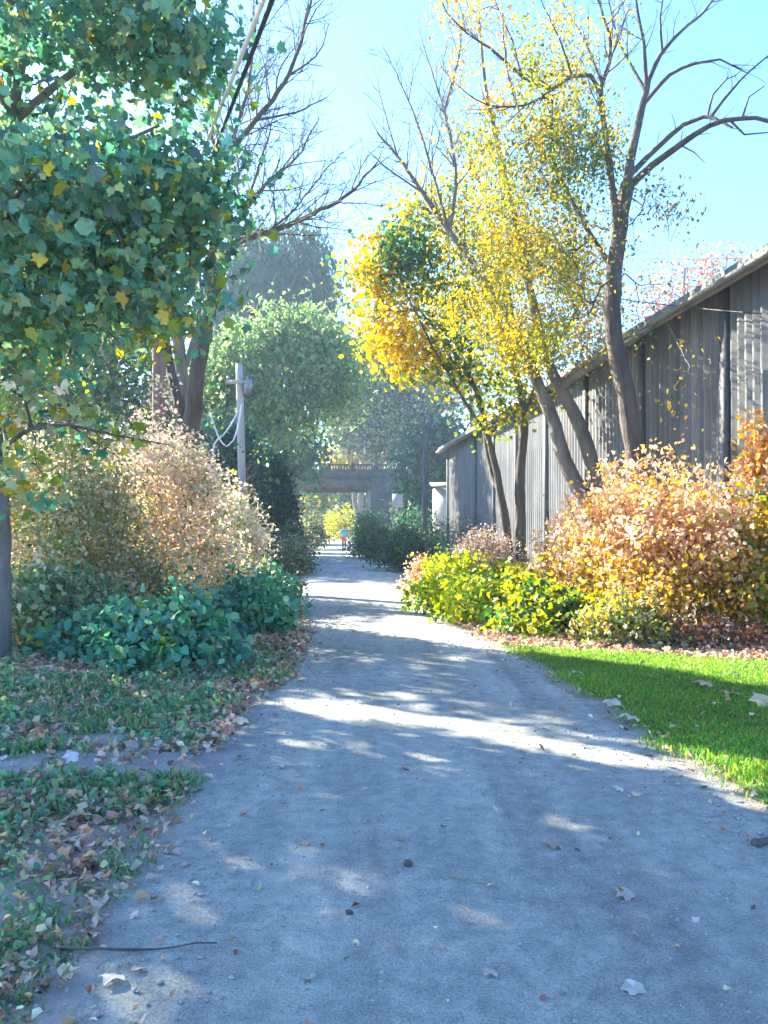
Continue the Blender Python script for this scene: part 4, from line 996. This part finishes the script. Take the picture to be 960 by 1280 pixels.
def tree_dark():
    rng = np.random.default_rng(301); d = 15.0
    limbs = [LP(d, [(802, 780), (797, 640), (792, 560), (780, 480), (767, 420), (767, 350), (775, 285), (784, 230)], .20, .135),
             LP(d, [(784, 236), (815, 207, -.3), (850, 181, -.6), (885, 158, -.9), (925, 147, -1.1), (990, 154, -1.4)], .075, .03),
             LP(d, [(786, 220), (820, 186, .2), (855, 156, .1), (880, 146, 0), (893, 148, -.2), (915, 160, -.4)], .06, .022),
             LP(d, [(888, 147, -.1), (905, 124, -.2), (928, 98, -.4), (972, 60, -.6)], .034, .012), LP(d, [(884, 146), (892, 118, .1), (908, 100, .1), (928, 86, .2)], .026, .008),
             LP(d, [(928, 147, -1.1), (936, 122, -1.2), (955, 106, -1.2)], .022, .008), LP(d, [(912, 150, -1), (930, 168, -1.1), (968, 164, -1.2)], .024, .009), LP(d, [(850, 181, -.6), (868, 190, -.7), (880, 205, -.7)], .02, .007),
             LP(d, [(784, 230), (791, 185, .2), (803, 135, .3), (810, 100, .3)], .095, .06),
             LP(d, [(810, 102, .3), (825, 70, .4), (850, 40, .5), (880, 15, .6), (898, -10, .6)], .05, .018), LP(d, [(808, 108, .3), (804, 50, .1), (795, 0, 0), (802, -40, 0)], .045, .014),
             LP(d, [(806, 112, .3), (790, 84, .6), (770, 40, .8), (758, -20, 1)], .042, .013), LP(d, [(803, 132, .3), (838, 93, 0), (870, 80, -.2), (900, 75, -.3), (932, 90, -.3)], .045, .011), LP(d, [(828, 66, .4), (826, 20, .2), (834, -30, 0)], .028, .01),
             LP(d, [(773, 300), (765, 230, -.3), (757, 170, -.5), (752, 110, -.6), (764, 60, -.7), (742, -15, -.8)], .075, .018),
             LP(d, [(754, 125, -.6), (738, 94, -.8), (715, 96, -1), (690, 112, -1.2), (658, 130, -1.4), (610, 132, -1.6), (575, 110, -1.7)], .045, .01),
             LP(d, [(690, 112, -1.2), (655, 98, -1), (640, 50, -.8), (618, 0, -.6)], .028, .01), LP(d, [(655, 98, -1), (612, 60, -1.3), (570, 30, -1.4), (540, -20, -1.5)], .026, .009), LP(d, [(715, 96, -1), (700, 50, -1), (672, -10, -1)], .026, .009), LP(d, [(753, 105, -.6), (730, 50, -.3), (700, 0, 0)], .03, .01),
             LP(d, [(768, 340), (730, 280, .5), (695, 215, .9), (660, 165, 1.2), (635, 90, 1.4), (628, 20, 1.5)], .06, .012), LP(d, [(760, 200, -.4), (725, 160, .2), (690, 170, .5), (640, 165, .7)], .04, .01)]
    Al = np.vstack([ell(690, 250, d, 95, 75, 1.6, 175, rng, .3), ell(720, 180, d - .4, 55, 50, 1.3, 52, rng, .3), ell(650, 150, d - .8, 65, 45, 1.3, 40, rng, .3), ell(690, 360, d + .3, 95, 70, 1.5, 150, rng, .3), ell(600, 40, d - 1, 70, 50, 1, 16, rng, .3), ell(690, 70, d - .6, 50, 40, 1, 22, rng, .3),
                    ell(815, 300, d - .2, 46, 65, 1.0, 40, rng, .3), ell(740, 60, d, 60, 60, 1.1, 10, rng, .3), ell(770, 390, d + .3, 60, 45, 1.0, 34, rng, .3), ell(760, 290, d - .4, 40, 50, .8, 36, rng, .3)])
    sh = twigs(limbs[9:14], rng, 3, .24, .40, 42, .35, .2, 1.3, .12, .0045) + twigs(limbs[1:8], rng, 2, .26, .26, 48, .35, .3, .6, .08, .0055) + twigs(limbs[14:], rng, 3, .22, .38, 42, .3, .25, 1.5, .12, .0042)
    def fn(q, cl, rng):
        px = CX + q[:, 0] / q[:, 1] * FOC; py = HOR - (q[:, 2] - EYE) / q[:, 1] * FOC; n = cl.max() + 1
        c = clump_pick([(GOLD, 2), (YELLOW, 4), (OLIVE, 2.6), (YGREEN, 3.4), ((.36, .32, .08), 1.5)], cl, n, rng)
        g = np.exp(-(((px - 735) / 55) ** 2 + ((py - 215) / 60) ** 2)) > rng.random(len(q)) * 1.1
        c = np.where(g[:, None], pick([(BGREEN, 2), (OLIVE, 3), (GREEN, 1)], len(q), rng), c)
        r = px > 792
        c = np.where(r[:, None], pick([(RUST, 2), (TAN, 2), (OLIVE, 3), (BGREEN, 2)], len(q), rng), c)
        o = (px < 640) & (py < 140); return np.where(o[:, None], pick([(ORANGE, 3), (YELLOW, 2), (GOLD, 2)], len(q), rng), c)
    tree('dark_barked_tree', 'tall dark barked tree with a bent trunk and bare upper limbs before the barn', limbs, Al,
         dict(src=Al, K=62, sig=(.17, .17, .24), size=.082, fn=fn, barn=True, tmpl=tmpl_simple(.26, .06), droop=.9, upn=.4), M_bark, rng, rtip=.0042, step=.32, wob=.05, shoots=sh)
tree_dark()

def tree_lean():
    rng = np.random.default_rng(401); d = 18.0
    limbs = [LP(d, [(742, 790), (736, 650), (706, 575), (690, 520), (668, 470), (642, 410), (602, 345, .3), (562, 290, .6), (527, 240, .8), (497, 195, 1), (472, 165, 1.2)], .21, .022),
             LP(d, [(752, 800), (748, 650), (740, 580), (722, 525), (700, 485), (684, 450), (672, 400, -.3), (655, 330, -.6), (640, 260, -.8), (622, 180, -1), (604, 90, -1.2), (600, 10, -1.4)], .21, .02),
             LP(d, [(700, 485), (740, 457, -.6), (790, 425, -1), (832, 398, -1.3)], .10, .045), LP(d, [(562, 290, .6), (570, 220, .4), (555, 140, .2), (530, 60, 0)], .05, .012),
             LP(d, [(527, 240, .8), (490, 215, .7), (462, 190, .6)], .03, .01), LP(d, [(642, 410), (628, 330, .8), (600, 230, 1.2), (575, 160, 1.4)], .07, .014), LP(d, [(684, 450), (720, 390, .4), (735, 320, .6)], .07, .02)]
    Al = np.vstack([ell(600, 290, d, 70, 75, 1.4, 80, rng, .3), ell(680, 290, d - .4, 60, 70, 1.3, 60, rng, .3), ell(740, 340, d - .3, 45, 60, 1.2, 36, rng, .3), ell(650, 350, d - .2, 85, 80, 1.5, 84, rng, .3), ell(700, 430, d, 75, 45, 1.2, 46, rng, .3), ell(640, 420, d, 60, 50, 1.2, 36, rng, .3), ell(555, 220, d + .3, 70, 60, 1.2, 36, rng, .3), ell(500, 240, d + .6, 40, 40, 1, 12, rng, .3), ell(590, 360, d + .4, 55, 55, 1.2, 40, rng, .3), ell(860, 445, d - 3.4, 30, 28, .5, 12, rng, .3), ell(860, 482, d - 3.4, 16, 14, .4, 4, rng, .3)])
    limbs.append(LP(d, [(562, 290, .6), (520, 150, 1), (480, 60, 1.2)], .04, .01)); limbs.append(LP(d, [(497, 195, 1), (478, 130, 1), (470, 95, 1)], .02, .008)); limbs.append(LP(d, [(555, 140, .2), (575, 60, .2), (570, 0, .2)], .03, .008))
    sh = twigs([limbs[0]], rng, 3, .16, .2, 42, .35, .55, 2.2, .14, .0048) + twigs([limbs[3], limbs[4], limbs[5]] + limbs[-3:], rng, 3, .18, .42, 42, .35, .2, 1.8, .14, .0048) + twigs([limbs[1]], rng, 2, .3, .16, 40, .3, .6, 1.6, .14, .0048)
    limbs.append(LP(d, [(832, 398, -1.3), (845, 425, -2.4), (858, 450, -3.3)], .03, .01))
    def fn(q, cl, rng):
        return clump_pick([(YELLOW, 5), (GOLD, 2), (YGREEN, 3), (OLIVE, 1.5), (ORANGE, .5)], cl, cl.max() + 1, rng)
    tree('leaning_tree', 'pair of leaning thick trunks with golden leaves in front of the barn', limbs, Al, dict(src=Al, K=48, sig=(.18, .18, .28), size=.092, fn=fn, barn=True, tmpl=tmpl_simple(.28, .06), droop=.8, upn=.4), M_bark2, rng, rtip=.004, step=.32, wob=.05, shoots=sh)
tree_lean()

def tree_yellow():
    rng = np.random.default_rng(501); d = 22.0
    limbs = [LP(d, [(643, 735), (626, 620), (610, 545), (592, 482), (562, 432, .3), (522, 385, .5)], .13, .03),
             LP(d, [(652, 735), (650, 600), (655, 520), (640, 450, -.3), (615, 380, -.6), (590, 320, -.9), (560, 270, -1)], .17, .03),
             LP(d, [(638, 735), (632, 640), (612, 580, .5), (600, 500, .8), (575, 440, 1), (530, 330, 1.3)], .10, .025),
             LP(d, [(592, 482), (555, 455), (510, 420)], .05, .015), LP(d, [(655, 520), (672, 470, .5), (690, 420, .8)], .06, .02), LP(d, [(610, 545), (580, 500, -.6), (545, 440, -1), (500, 350, -1.2)], .06, .015)]
    A = np.vstack([ell(*a, rng, .4) for a in [(482, 312, d, 34, 32, 1.2, 60), (522, 288, d + .2, 36, 30, 1.2, 60), (466, 352, d - .2, 24, 26, 1, 34), (512, 348, d + .2, 42, 30, 1.4, 80), (486, 402, d - .3, 32, 24, 1, 50), (526, 436, d - .4, 40, 24, 1.1, 56), (476, 430, d - .4, 20, 18, .8, 24), (508, 462, d - .5, 22, 14, .7, 18),
        (560, 395, d + .1, 50, 40, 1.6, 95), (592, 335, d + .3, 54, 52, 1.6, 85), (560, 260, d + .4, 40, 34, 1.2, 44), (625, 448, d, 52, 40, 1.4, 70), (575, 472, d - .3, 34, 26, 1.1, 30), (655, 500, d - .5, 36, 28, .8, 24), (447, 330, d, 14, 22, .5, 9), (455, 385, d, 14, 18, .5, 9), (610, 520, d - .4, 20, 26, .6, 12)]])
    def fn(q, cl, rng):
        px = CX + q[:, 0] / q[:, 1] * FOC; py = HOR - (q[:, 2] - EYE) / q[:, 1] * FOC; n = cl.max() + 1
        c = clump_pick([(OLIVE, 3), (BGREEN, 2), (YGREEN, 4), (YELLOW, 3)], cl, n, rng)
        def z(x, y, rx, ry): return np.exp(-(((px - x) / rx) ** 2 + ((py - y) / ry) ** 2))
        g = (z(500, 318, 48, 34) > rng.random(len(q)) * .8) | (z(575, 410, 40, 30) > rng.random(len(q)) * 1.2)
        c = np.where(g[:, None], pick([((.05, .15, .07), 3), (BGREEN, 3), (GREEN, 2), (OLIVE, 1)], len(q), rng), c)
        y = z(492, 425, 50, 52) > rng.random(len(q)) * .7
        c = np.where(y[:, None], pick([((.72, .52, .02), 4), (YELLOW, 5), (YGREEN, .8)], len(q), rng), c)
        o = (z(455, 330, 22, 80) > rng.random(len(q)) * .8) | (z(500, 250, 50, 22) > rng.random(len(q)) * .9)
        c = np.where(o[:, None], pick([(ORANGE, .7), (YELLOW, 4), (GOLD, 2), (YGREEN, 3)], len(q), rng), c)
        l = (px > 600) & (rng.random(len(q)) < .6)
        return np.where(l[:, None], pick([(YELLOW, 2), (YGREEN, 3), (LIME, 1)], len(q), rng), c)
    tree('yellow_tree', 'three stemmed tree turning yellow and orange around a dark green middle', limbs, A, dict(K=13, sig=(.30, .30, .22), size=.115, fn=fn, tmpl=ml, droop=.6, upn=.5), M_bark, rng, rtip=.006, step=.35)
tree_yellow()

def slender():
    rng = np.random.default_rng(601); d = 42.0
    limbs = [LP(d, [(531, 700), (531, 600), (530, 530), (524, 480), (512, 440)], .17, .06), LP(d, [(530, 545), (550, 505), (575, 480), (600, 470)], .09, .02), LP(d, [(530, 560), (505, 520), (480, 500)], .07, .02), LP(d, [(527, 500), (545, 460), (555, 430)], .06, .02)]
    A = np.vstack([ell(520, 480, d, 60, 50, 2.5, 110, rng, .3), ell(560, 470, d, 45, 45, 2, 70, rng, .3), ell(480, 530, d, 40, 40, 2, 70, rng, .3)])
    tree('slender_tree', 'slender pale trunked tree with thin grey leaves left of the barn corner', limbs, A, dict(K=11, sig=(.5, .5, .4), size=.16, pal=[(GREYG, 3), (GREY, 2), (PALEG, 2), (TAN, 1)]), M_bark2, rng, rtip=.012, step=.6)
slender()

def far_tree(name, label, px, d, lobes, K, size, pal, seed, sig=.9, droop=.4, tmpl=None, rtip=.02, bark=None, group='trees in the distance', upn=.6):
    """lobes: (px, py, rx, ry, n)"""
    rng = np.random.default_rng(seed); A = np.vstack([ell(l[0], l[1], d, l[2], l[3], l[2] * d / FOC * .8, l[4], rng, .55) for l in lobes])
    top = min(l[1] for l in lobes); b = P(px, 0, d); b[2] = -.2
    m = P(px, (660 + top) / 2, d); e = P(px + rng.uniform(-8, 8), top, d); r = .0085 * d * .6
    limbs = [([b, (b + m) / 2 + rng.normal(0, .2, 3), m, e], r, r * .3)]
    for l in lobes[:4]:
        limbs.append(([m, (m + P(l[0], l[1], d)) / 2 + [0, 0, -.4], P(l[0], l[1], d)], r * .5, r * .15))
    sg = np.broadcast_to(np.asarray(sig, float), (3,))
    return tree(name, label, limbs, A, dict(K=K, sig=sg, size=size, pal=pal, tmpl=tmpl or tmpl_simple(), droop=droop, upn=upn), bark or M_bark2, rng, group, rtip=rtip, step=1.0, wob=.06)

far_tree('willow_tree', 'tall dark blue green willow, topmost of the trees behind the poles', 340, 78, [(340, 335, 48, 30, 80), (380, 352, 32, 40, 70), (292, 362, 34, 42, 60), (320, 390, 60, 40, 80), (398, 380, 16, 44, 36), (370, 410, 40, 36, 50), (268, 400, 26, 36, 34)], 46, .8, [((.04, .10, .075), 4), (DWILL, 3), ((.12, .18, .11), 1.5)], 701, (.7, .7, 1.9), 1.6, sl_, upn=.2)
far_tree('willow_tree', 'broad pale green willow in front of the dark tall one', 350, 46, [(330, 430, 40, 28, 90), (378, 425, 36, 26, 80), (420, 448, 26, 30, 60), (290, 462, 38, 36, 90), (350, 480, 46, 36, 100), (405, 480, 36, 36, 90), (300, 520, 44, 36, 90), (345, 518, 46, 26, 90), (262, 500, 22, 34, 40), (432, 490, 20, 24, 30), (340, 398, 14, 12, 14), (385, 402, 16, 12, 14), (425, 425, 14, 14, 12), (268, 440, 16, 18, 14)], 20, .40, [((.24, .34, .12), 3), ((.18, .30, .12), 3), (PALEG, 3), ((.34, .38, .12), 1.5), ((.12, .22, .10), 1.5)], 702, (.75, .75, .65), .9, tmpl_simple(.22), upn=.4)
far_tree('leafy_tree', 'grey green tree with pinkish top above the bridge', 470, 92, [(470, 470, 50, 50, 130), (438, 500, 38, 50, 90), (515, 500, 50, 52, 120), (480, 545, 66, 30, 120)], 22, .8, [(GREYG, 4), (PALEG, 2), ((.2, .18, .14), 2), (TEAL, 1.5)], 703, (1.1, 1.1, .9))
far_tree('leafy_tree', 'low dark tree covering the right end of the bridge', 532, 66, [(534, 590, 26, 50, 120), (556, 575, 26, 45, 80), (526, 632, 18, 20, 40)], 28, .55, [(DGREEN, 3), (TEAL, 3), (GREYG, 2)], 704, (1, 1, .8))
far_tree('yellow_far_tree', 'bright yellow tree showing just above the bridge railing', 442, 100, [(445, 565, 30, 20, 70), (420, 575, 20, 16, 30), (462, 570, 18, 16, 30)], 22, .55, [(YELLOW, 5), (YGREEN, 2), (GOLD, 1)], 705, (.9, .9, .7))
far_tree('leafy_tree', 'yellow green tree seen through the bridge opening, on its left', 390, 112, [(385, 625, 26, 24, 70), (405, 610, 20, 22, 40)], 22, .6, [(YGREEN, 3), (OLIVE, 2), (YELLOW, 1.5), (GREEN, 2)], 706, (.9, .9, .8))
far_tree('leafy_tree', 'dark green tree seen in the middle of the bridge opening', 425, 122, [(425, 615, 26, 28, 80), (450, 620, 20, 22, 50)], 22, .6, [(GREEN, 3), (DGREEN, 2), (OLIVE, 2)], 707, (1, 1, .8))
far_tree('leafy_tree', 'dark tree between the two utility poles', 262, 48, [(262, 500, 36, 40, 90), (288, 540, 32, 40, 90), (232, 530, 36, 45, 90), (250, 590, 50, 40, 90)], 28, .4, [(DGREEN, 3), (TEAL, 3), (GREEN, 2)], 708, (.7, .7, .6))
far_tree('leafy_tree', 'mid green tree left of the bridge behind the evergreen', 330, 66, [(330, 560, 40, 40, 90), (375, 565, 26, 34, 60)], 26, .5, [(TEAL, 3), (GREYG, 3), (GREEN, 2)], 709, (.8, .8, .8))
for k, (px, dd, top, lab) in enumerate([(288, 31.5, 528, 'dark bushy tree just right of the pale utility pole foot'), (316, 40, 552, 'dark bushy tree left of the evergreen, second from the pole'), (322, 53, 592, 'dark bushy tree half hidden behind the evergreen')]):
    far_tree('bushy_tree', lab, px, dd, [(px, (top + 655) / 2, 30 - 4 * k, (655 - top) / 2, 130), (px - 16, 610, 22, 40, 60), (px + 8, 620, 16, 34, 50)], 28, .22 + .04 * k, [(DGREEN, 3), ((.05, .13, .09), 3), (GREYG, 2), (OLIVE, 1)], 720 + k, (.4, .4, .35), group='dark trees left of the path')
far_tree('leafy_tree', 'broad green tree behind the maple, left edge', 90, 38, [(60, 430, 110, 70, 120), (150, 460, 80, 60, 90), (-40, 420, 90, 80, 60), (110, 545, 130, 60, 130), (-20, 550, 100, 60, 90), (220, 560, 60, 50, 70)], 26, .40, [(OLIVE, 3), (GREEN, 3), (PALEG, 2), (YGREEN, 1)], 710, (.7, .7, .6))
far_tree('red_tree', 'twiggy reddish tree rising behind the barn roof on the right', 850, 62, [(860, 355, 36, 30, 90), (820, 375, 32, 28, 60), (905, 335, 30, 24, 50)], 7, .3, [(RUST, 3), ((.42, .22, .17), 3), (BROWN, 2)], 711, (.7, .7, .6), bark=M_bark2, rtip=.012)
far_tree('red_tree', 'thin pinkish tree behind the barn, left of the bent trunk', 730, 60, [(735, 400, 40, 40, 80), (700, 430, 30, 30, 40)], 7, .3, [((.3, .22, .14), 3), ((.42, .24, .18), 2), (OLIVE, 2)], 712, (.7, .7, .6), rtip=.012)
far_tree('leafy_tree', 'brown twiggy tree behind the three stemmed yellow tree', 590, 70, [(590, 480, 45, 45, 90), (620, 440, 40, 40, 60)], 9, .4, [(GREYG, 3), (TAN, 2), (PALEG, 2)], 713, (.9, .9, .8), rtip=.015)
far_tree('red_tree', 'small pink tree peeping between the willow and the yellow tree', 448, 105, [(448, 440, 20, 22, 50), (460, 470, 22, 24, 40)], 12, .5, [((.45, .27, .22), 4), ((.4, .25, .16), 2), (GREYG, 2)], 714, (.9, .9, .8))
def treeline():
    g = np.random.default_rng(801); n = 46000
    x = g.uniform(-120, 110, n); y = 150 + 18 * g.random(n)
    top = 9 + 3 * np.sin(x * .11) + 2.2 * np.sin(x * .31 + 1) + 1.2 * np.sin(x * .83)
    z = top * g.random(n) ** .8 + g.normal(0, .5, n); p = np.stack([x, y, np.abs(z)], -1)
    V, F, T = leaves_mesh(p, g.uniform(.8, 1.5, n), pick([(GREYG, 3), (OLIVE, 3), (GREEN, 2), (GOLD, 1), (TAN, 1)], n, g, .2), tmpl_simple(), g, .3, .5)
    tag(mesh_obj('treeline', V, F, M_leaf, tint=T), 'far wood closing the view beyond the bridge', 'far wood', kind='stuff')
treeline()

# ------------------------------------------------------------------ air
def haze():
    m, nt, out = new_mat('haze_air')
    v = N(nt, 'ShaderNodeVolumePrincipled'); v.inputs['Color'].default_value = (.55, .80, 1.0, 1); v.inputs['Density'].default_value = HAZE
    v.inputs['Anisotropy'].default_value = .3
    nt.links.new(v.outputs[0], out.inputs['Volume'])
    mb = MB(); mb.box((0, 78, 14.5), (286, 236, 31)); tag(mb.build('haze', m), kind='stuff')
HAZE = 0.0009
if HAZE: haze()

# ------------------------------------------------------------------ light, sky, camera
w = bpy.data.worlds.new('World'); SC.world = w; w.use_nodes = True
nt = w.node_tree; bg = nt.nodes['Background']
sky = nt.nodes.new('ShaderNodeTexSky'); sky.sky_type = 'NISHITA'; sky.sun_disc = False
sky.sun_elevation = SUN_EL; sky.sun_rotation = math.atan2(SUN_H[0], SUN_H[1])
sky.air_density = 1.15; sky.dust_density = .7; sky.ozone_density = 10.0; sky.altitude = 50
nt.links.new(sky.outputs[0], bg.inputs['Color']); bg.inputs['Strength'].default_value = .052
sun = bpy.data.lights.new('Sun', 'SUN'); sun.energy = 2.4; sun.angle = math.radians(.6); sun.color = (1.0, .89, .70)
so = bpy.data.objects.new('Sun', sun); COL.objects.link(so); so.rotation_euler = Vector(S).to_track_quat('Z', 'Y').to_euler(); so.location = (-30, 30, 40)

cam = bpy.data.cameras.new('Camera'); cam.sensor_fit = 'VERTICAL'; cam.sensor_height = 36; cam.lens = 36 * FOC / 1280
cam.shift_y = (HOR - 640) / 1280; cam.clip_start = .05; cam.clip_end = 2000
co = bpy.data.objects.new('Camera', cam); COL.objects.link(co); co.location = (0, 0, EYE); co.rotation_euler = (math.pi / 2, 0, 0)
SC.camera = co
vs = SC.view_settings; vs.view_transform = 'Standard'; vs.look = 'None'; vs.gamma = 1; vs.exposure = 3.7; vs.use_curve_mapping = False
SC.render.engine = 'CYCLES'
cy = SC.cycles; cy.use_denoising = True; cy.max_bounces = 10; cy.diffuse_bounces = 7; cy.glossy_bounces = 2; cy.transmission_bounces = 4; cy.volume_bounces = 1; cy.transparent_max_bounces = 8
cy.use_adaptive_sampling = True; cy.sample_clamp_indirect = 10
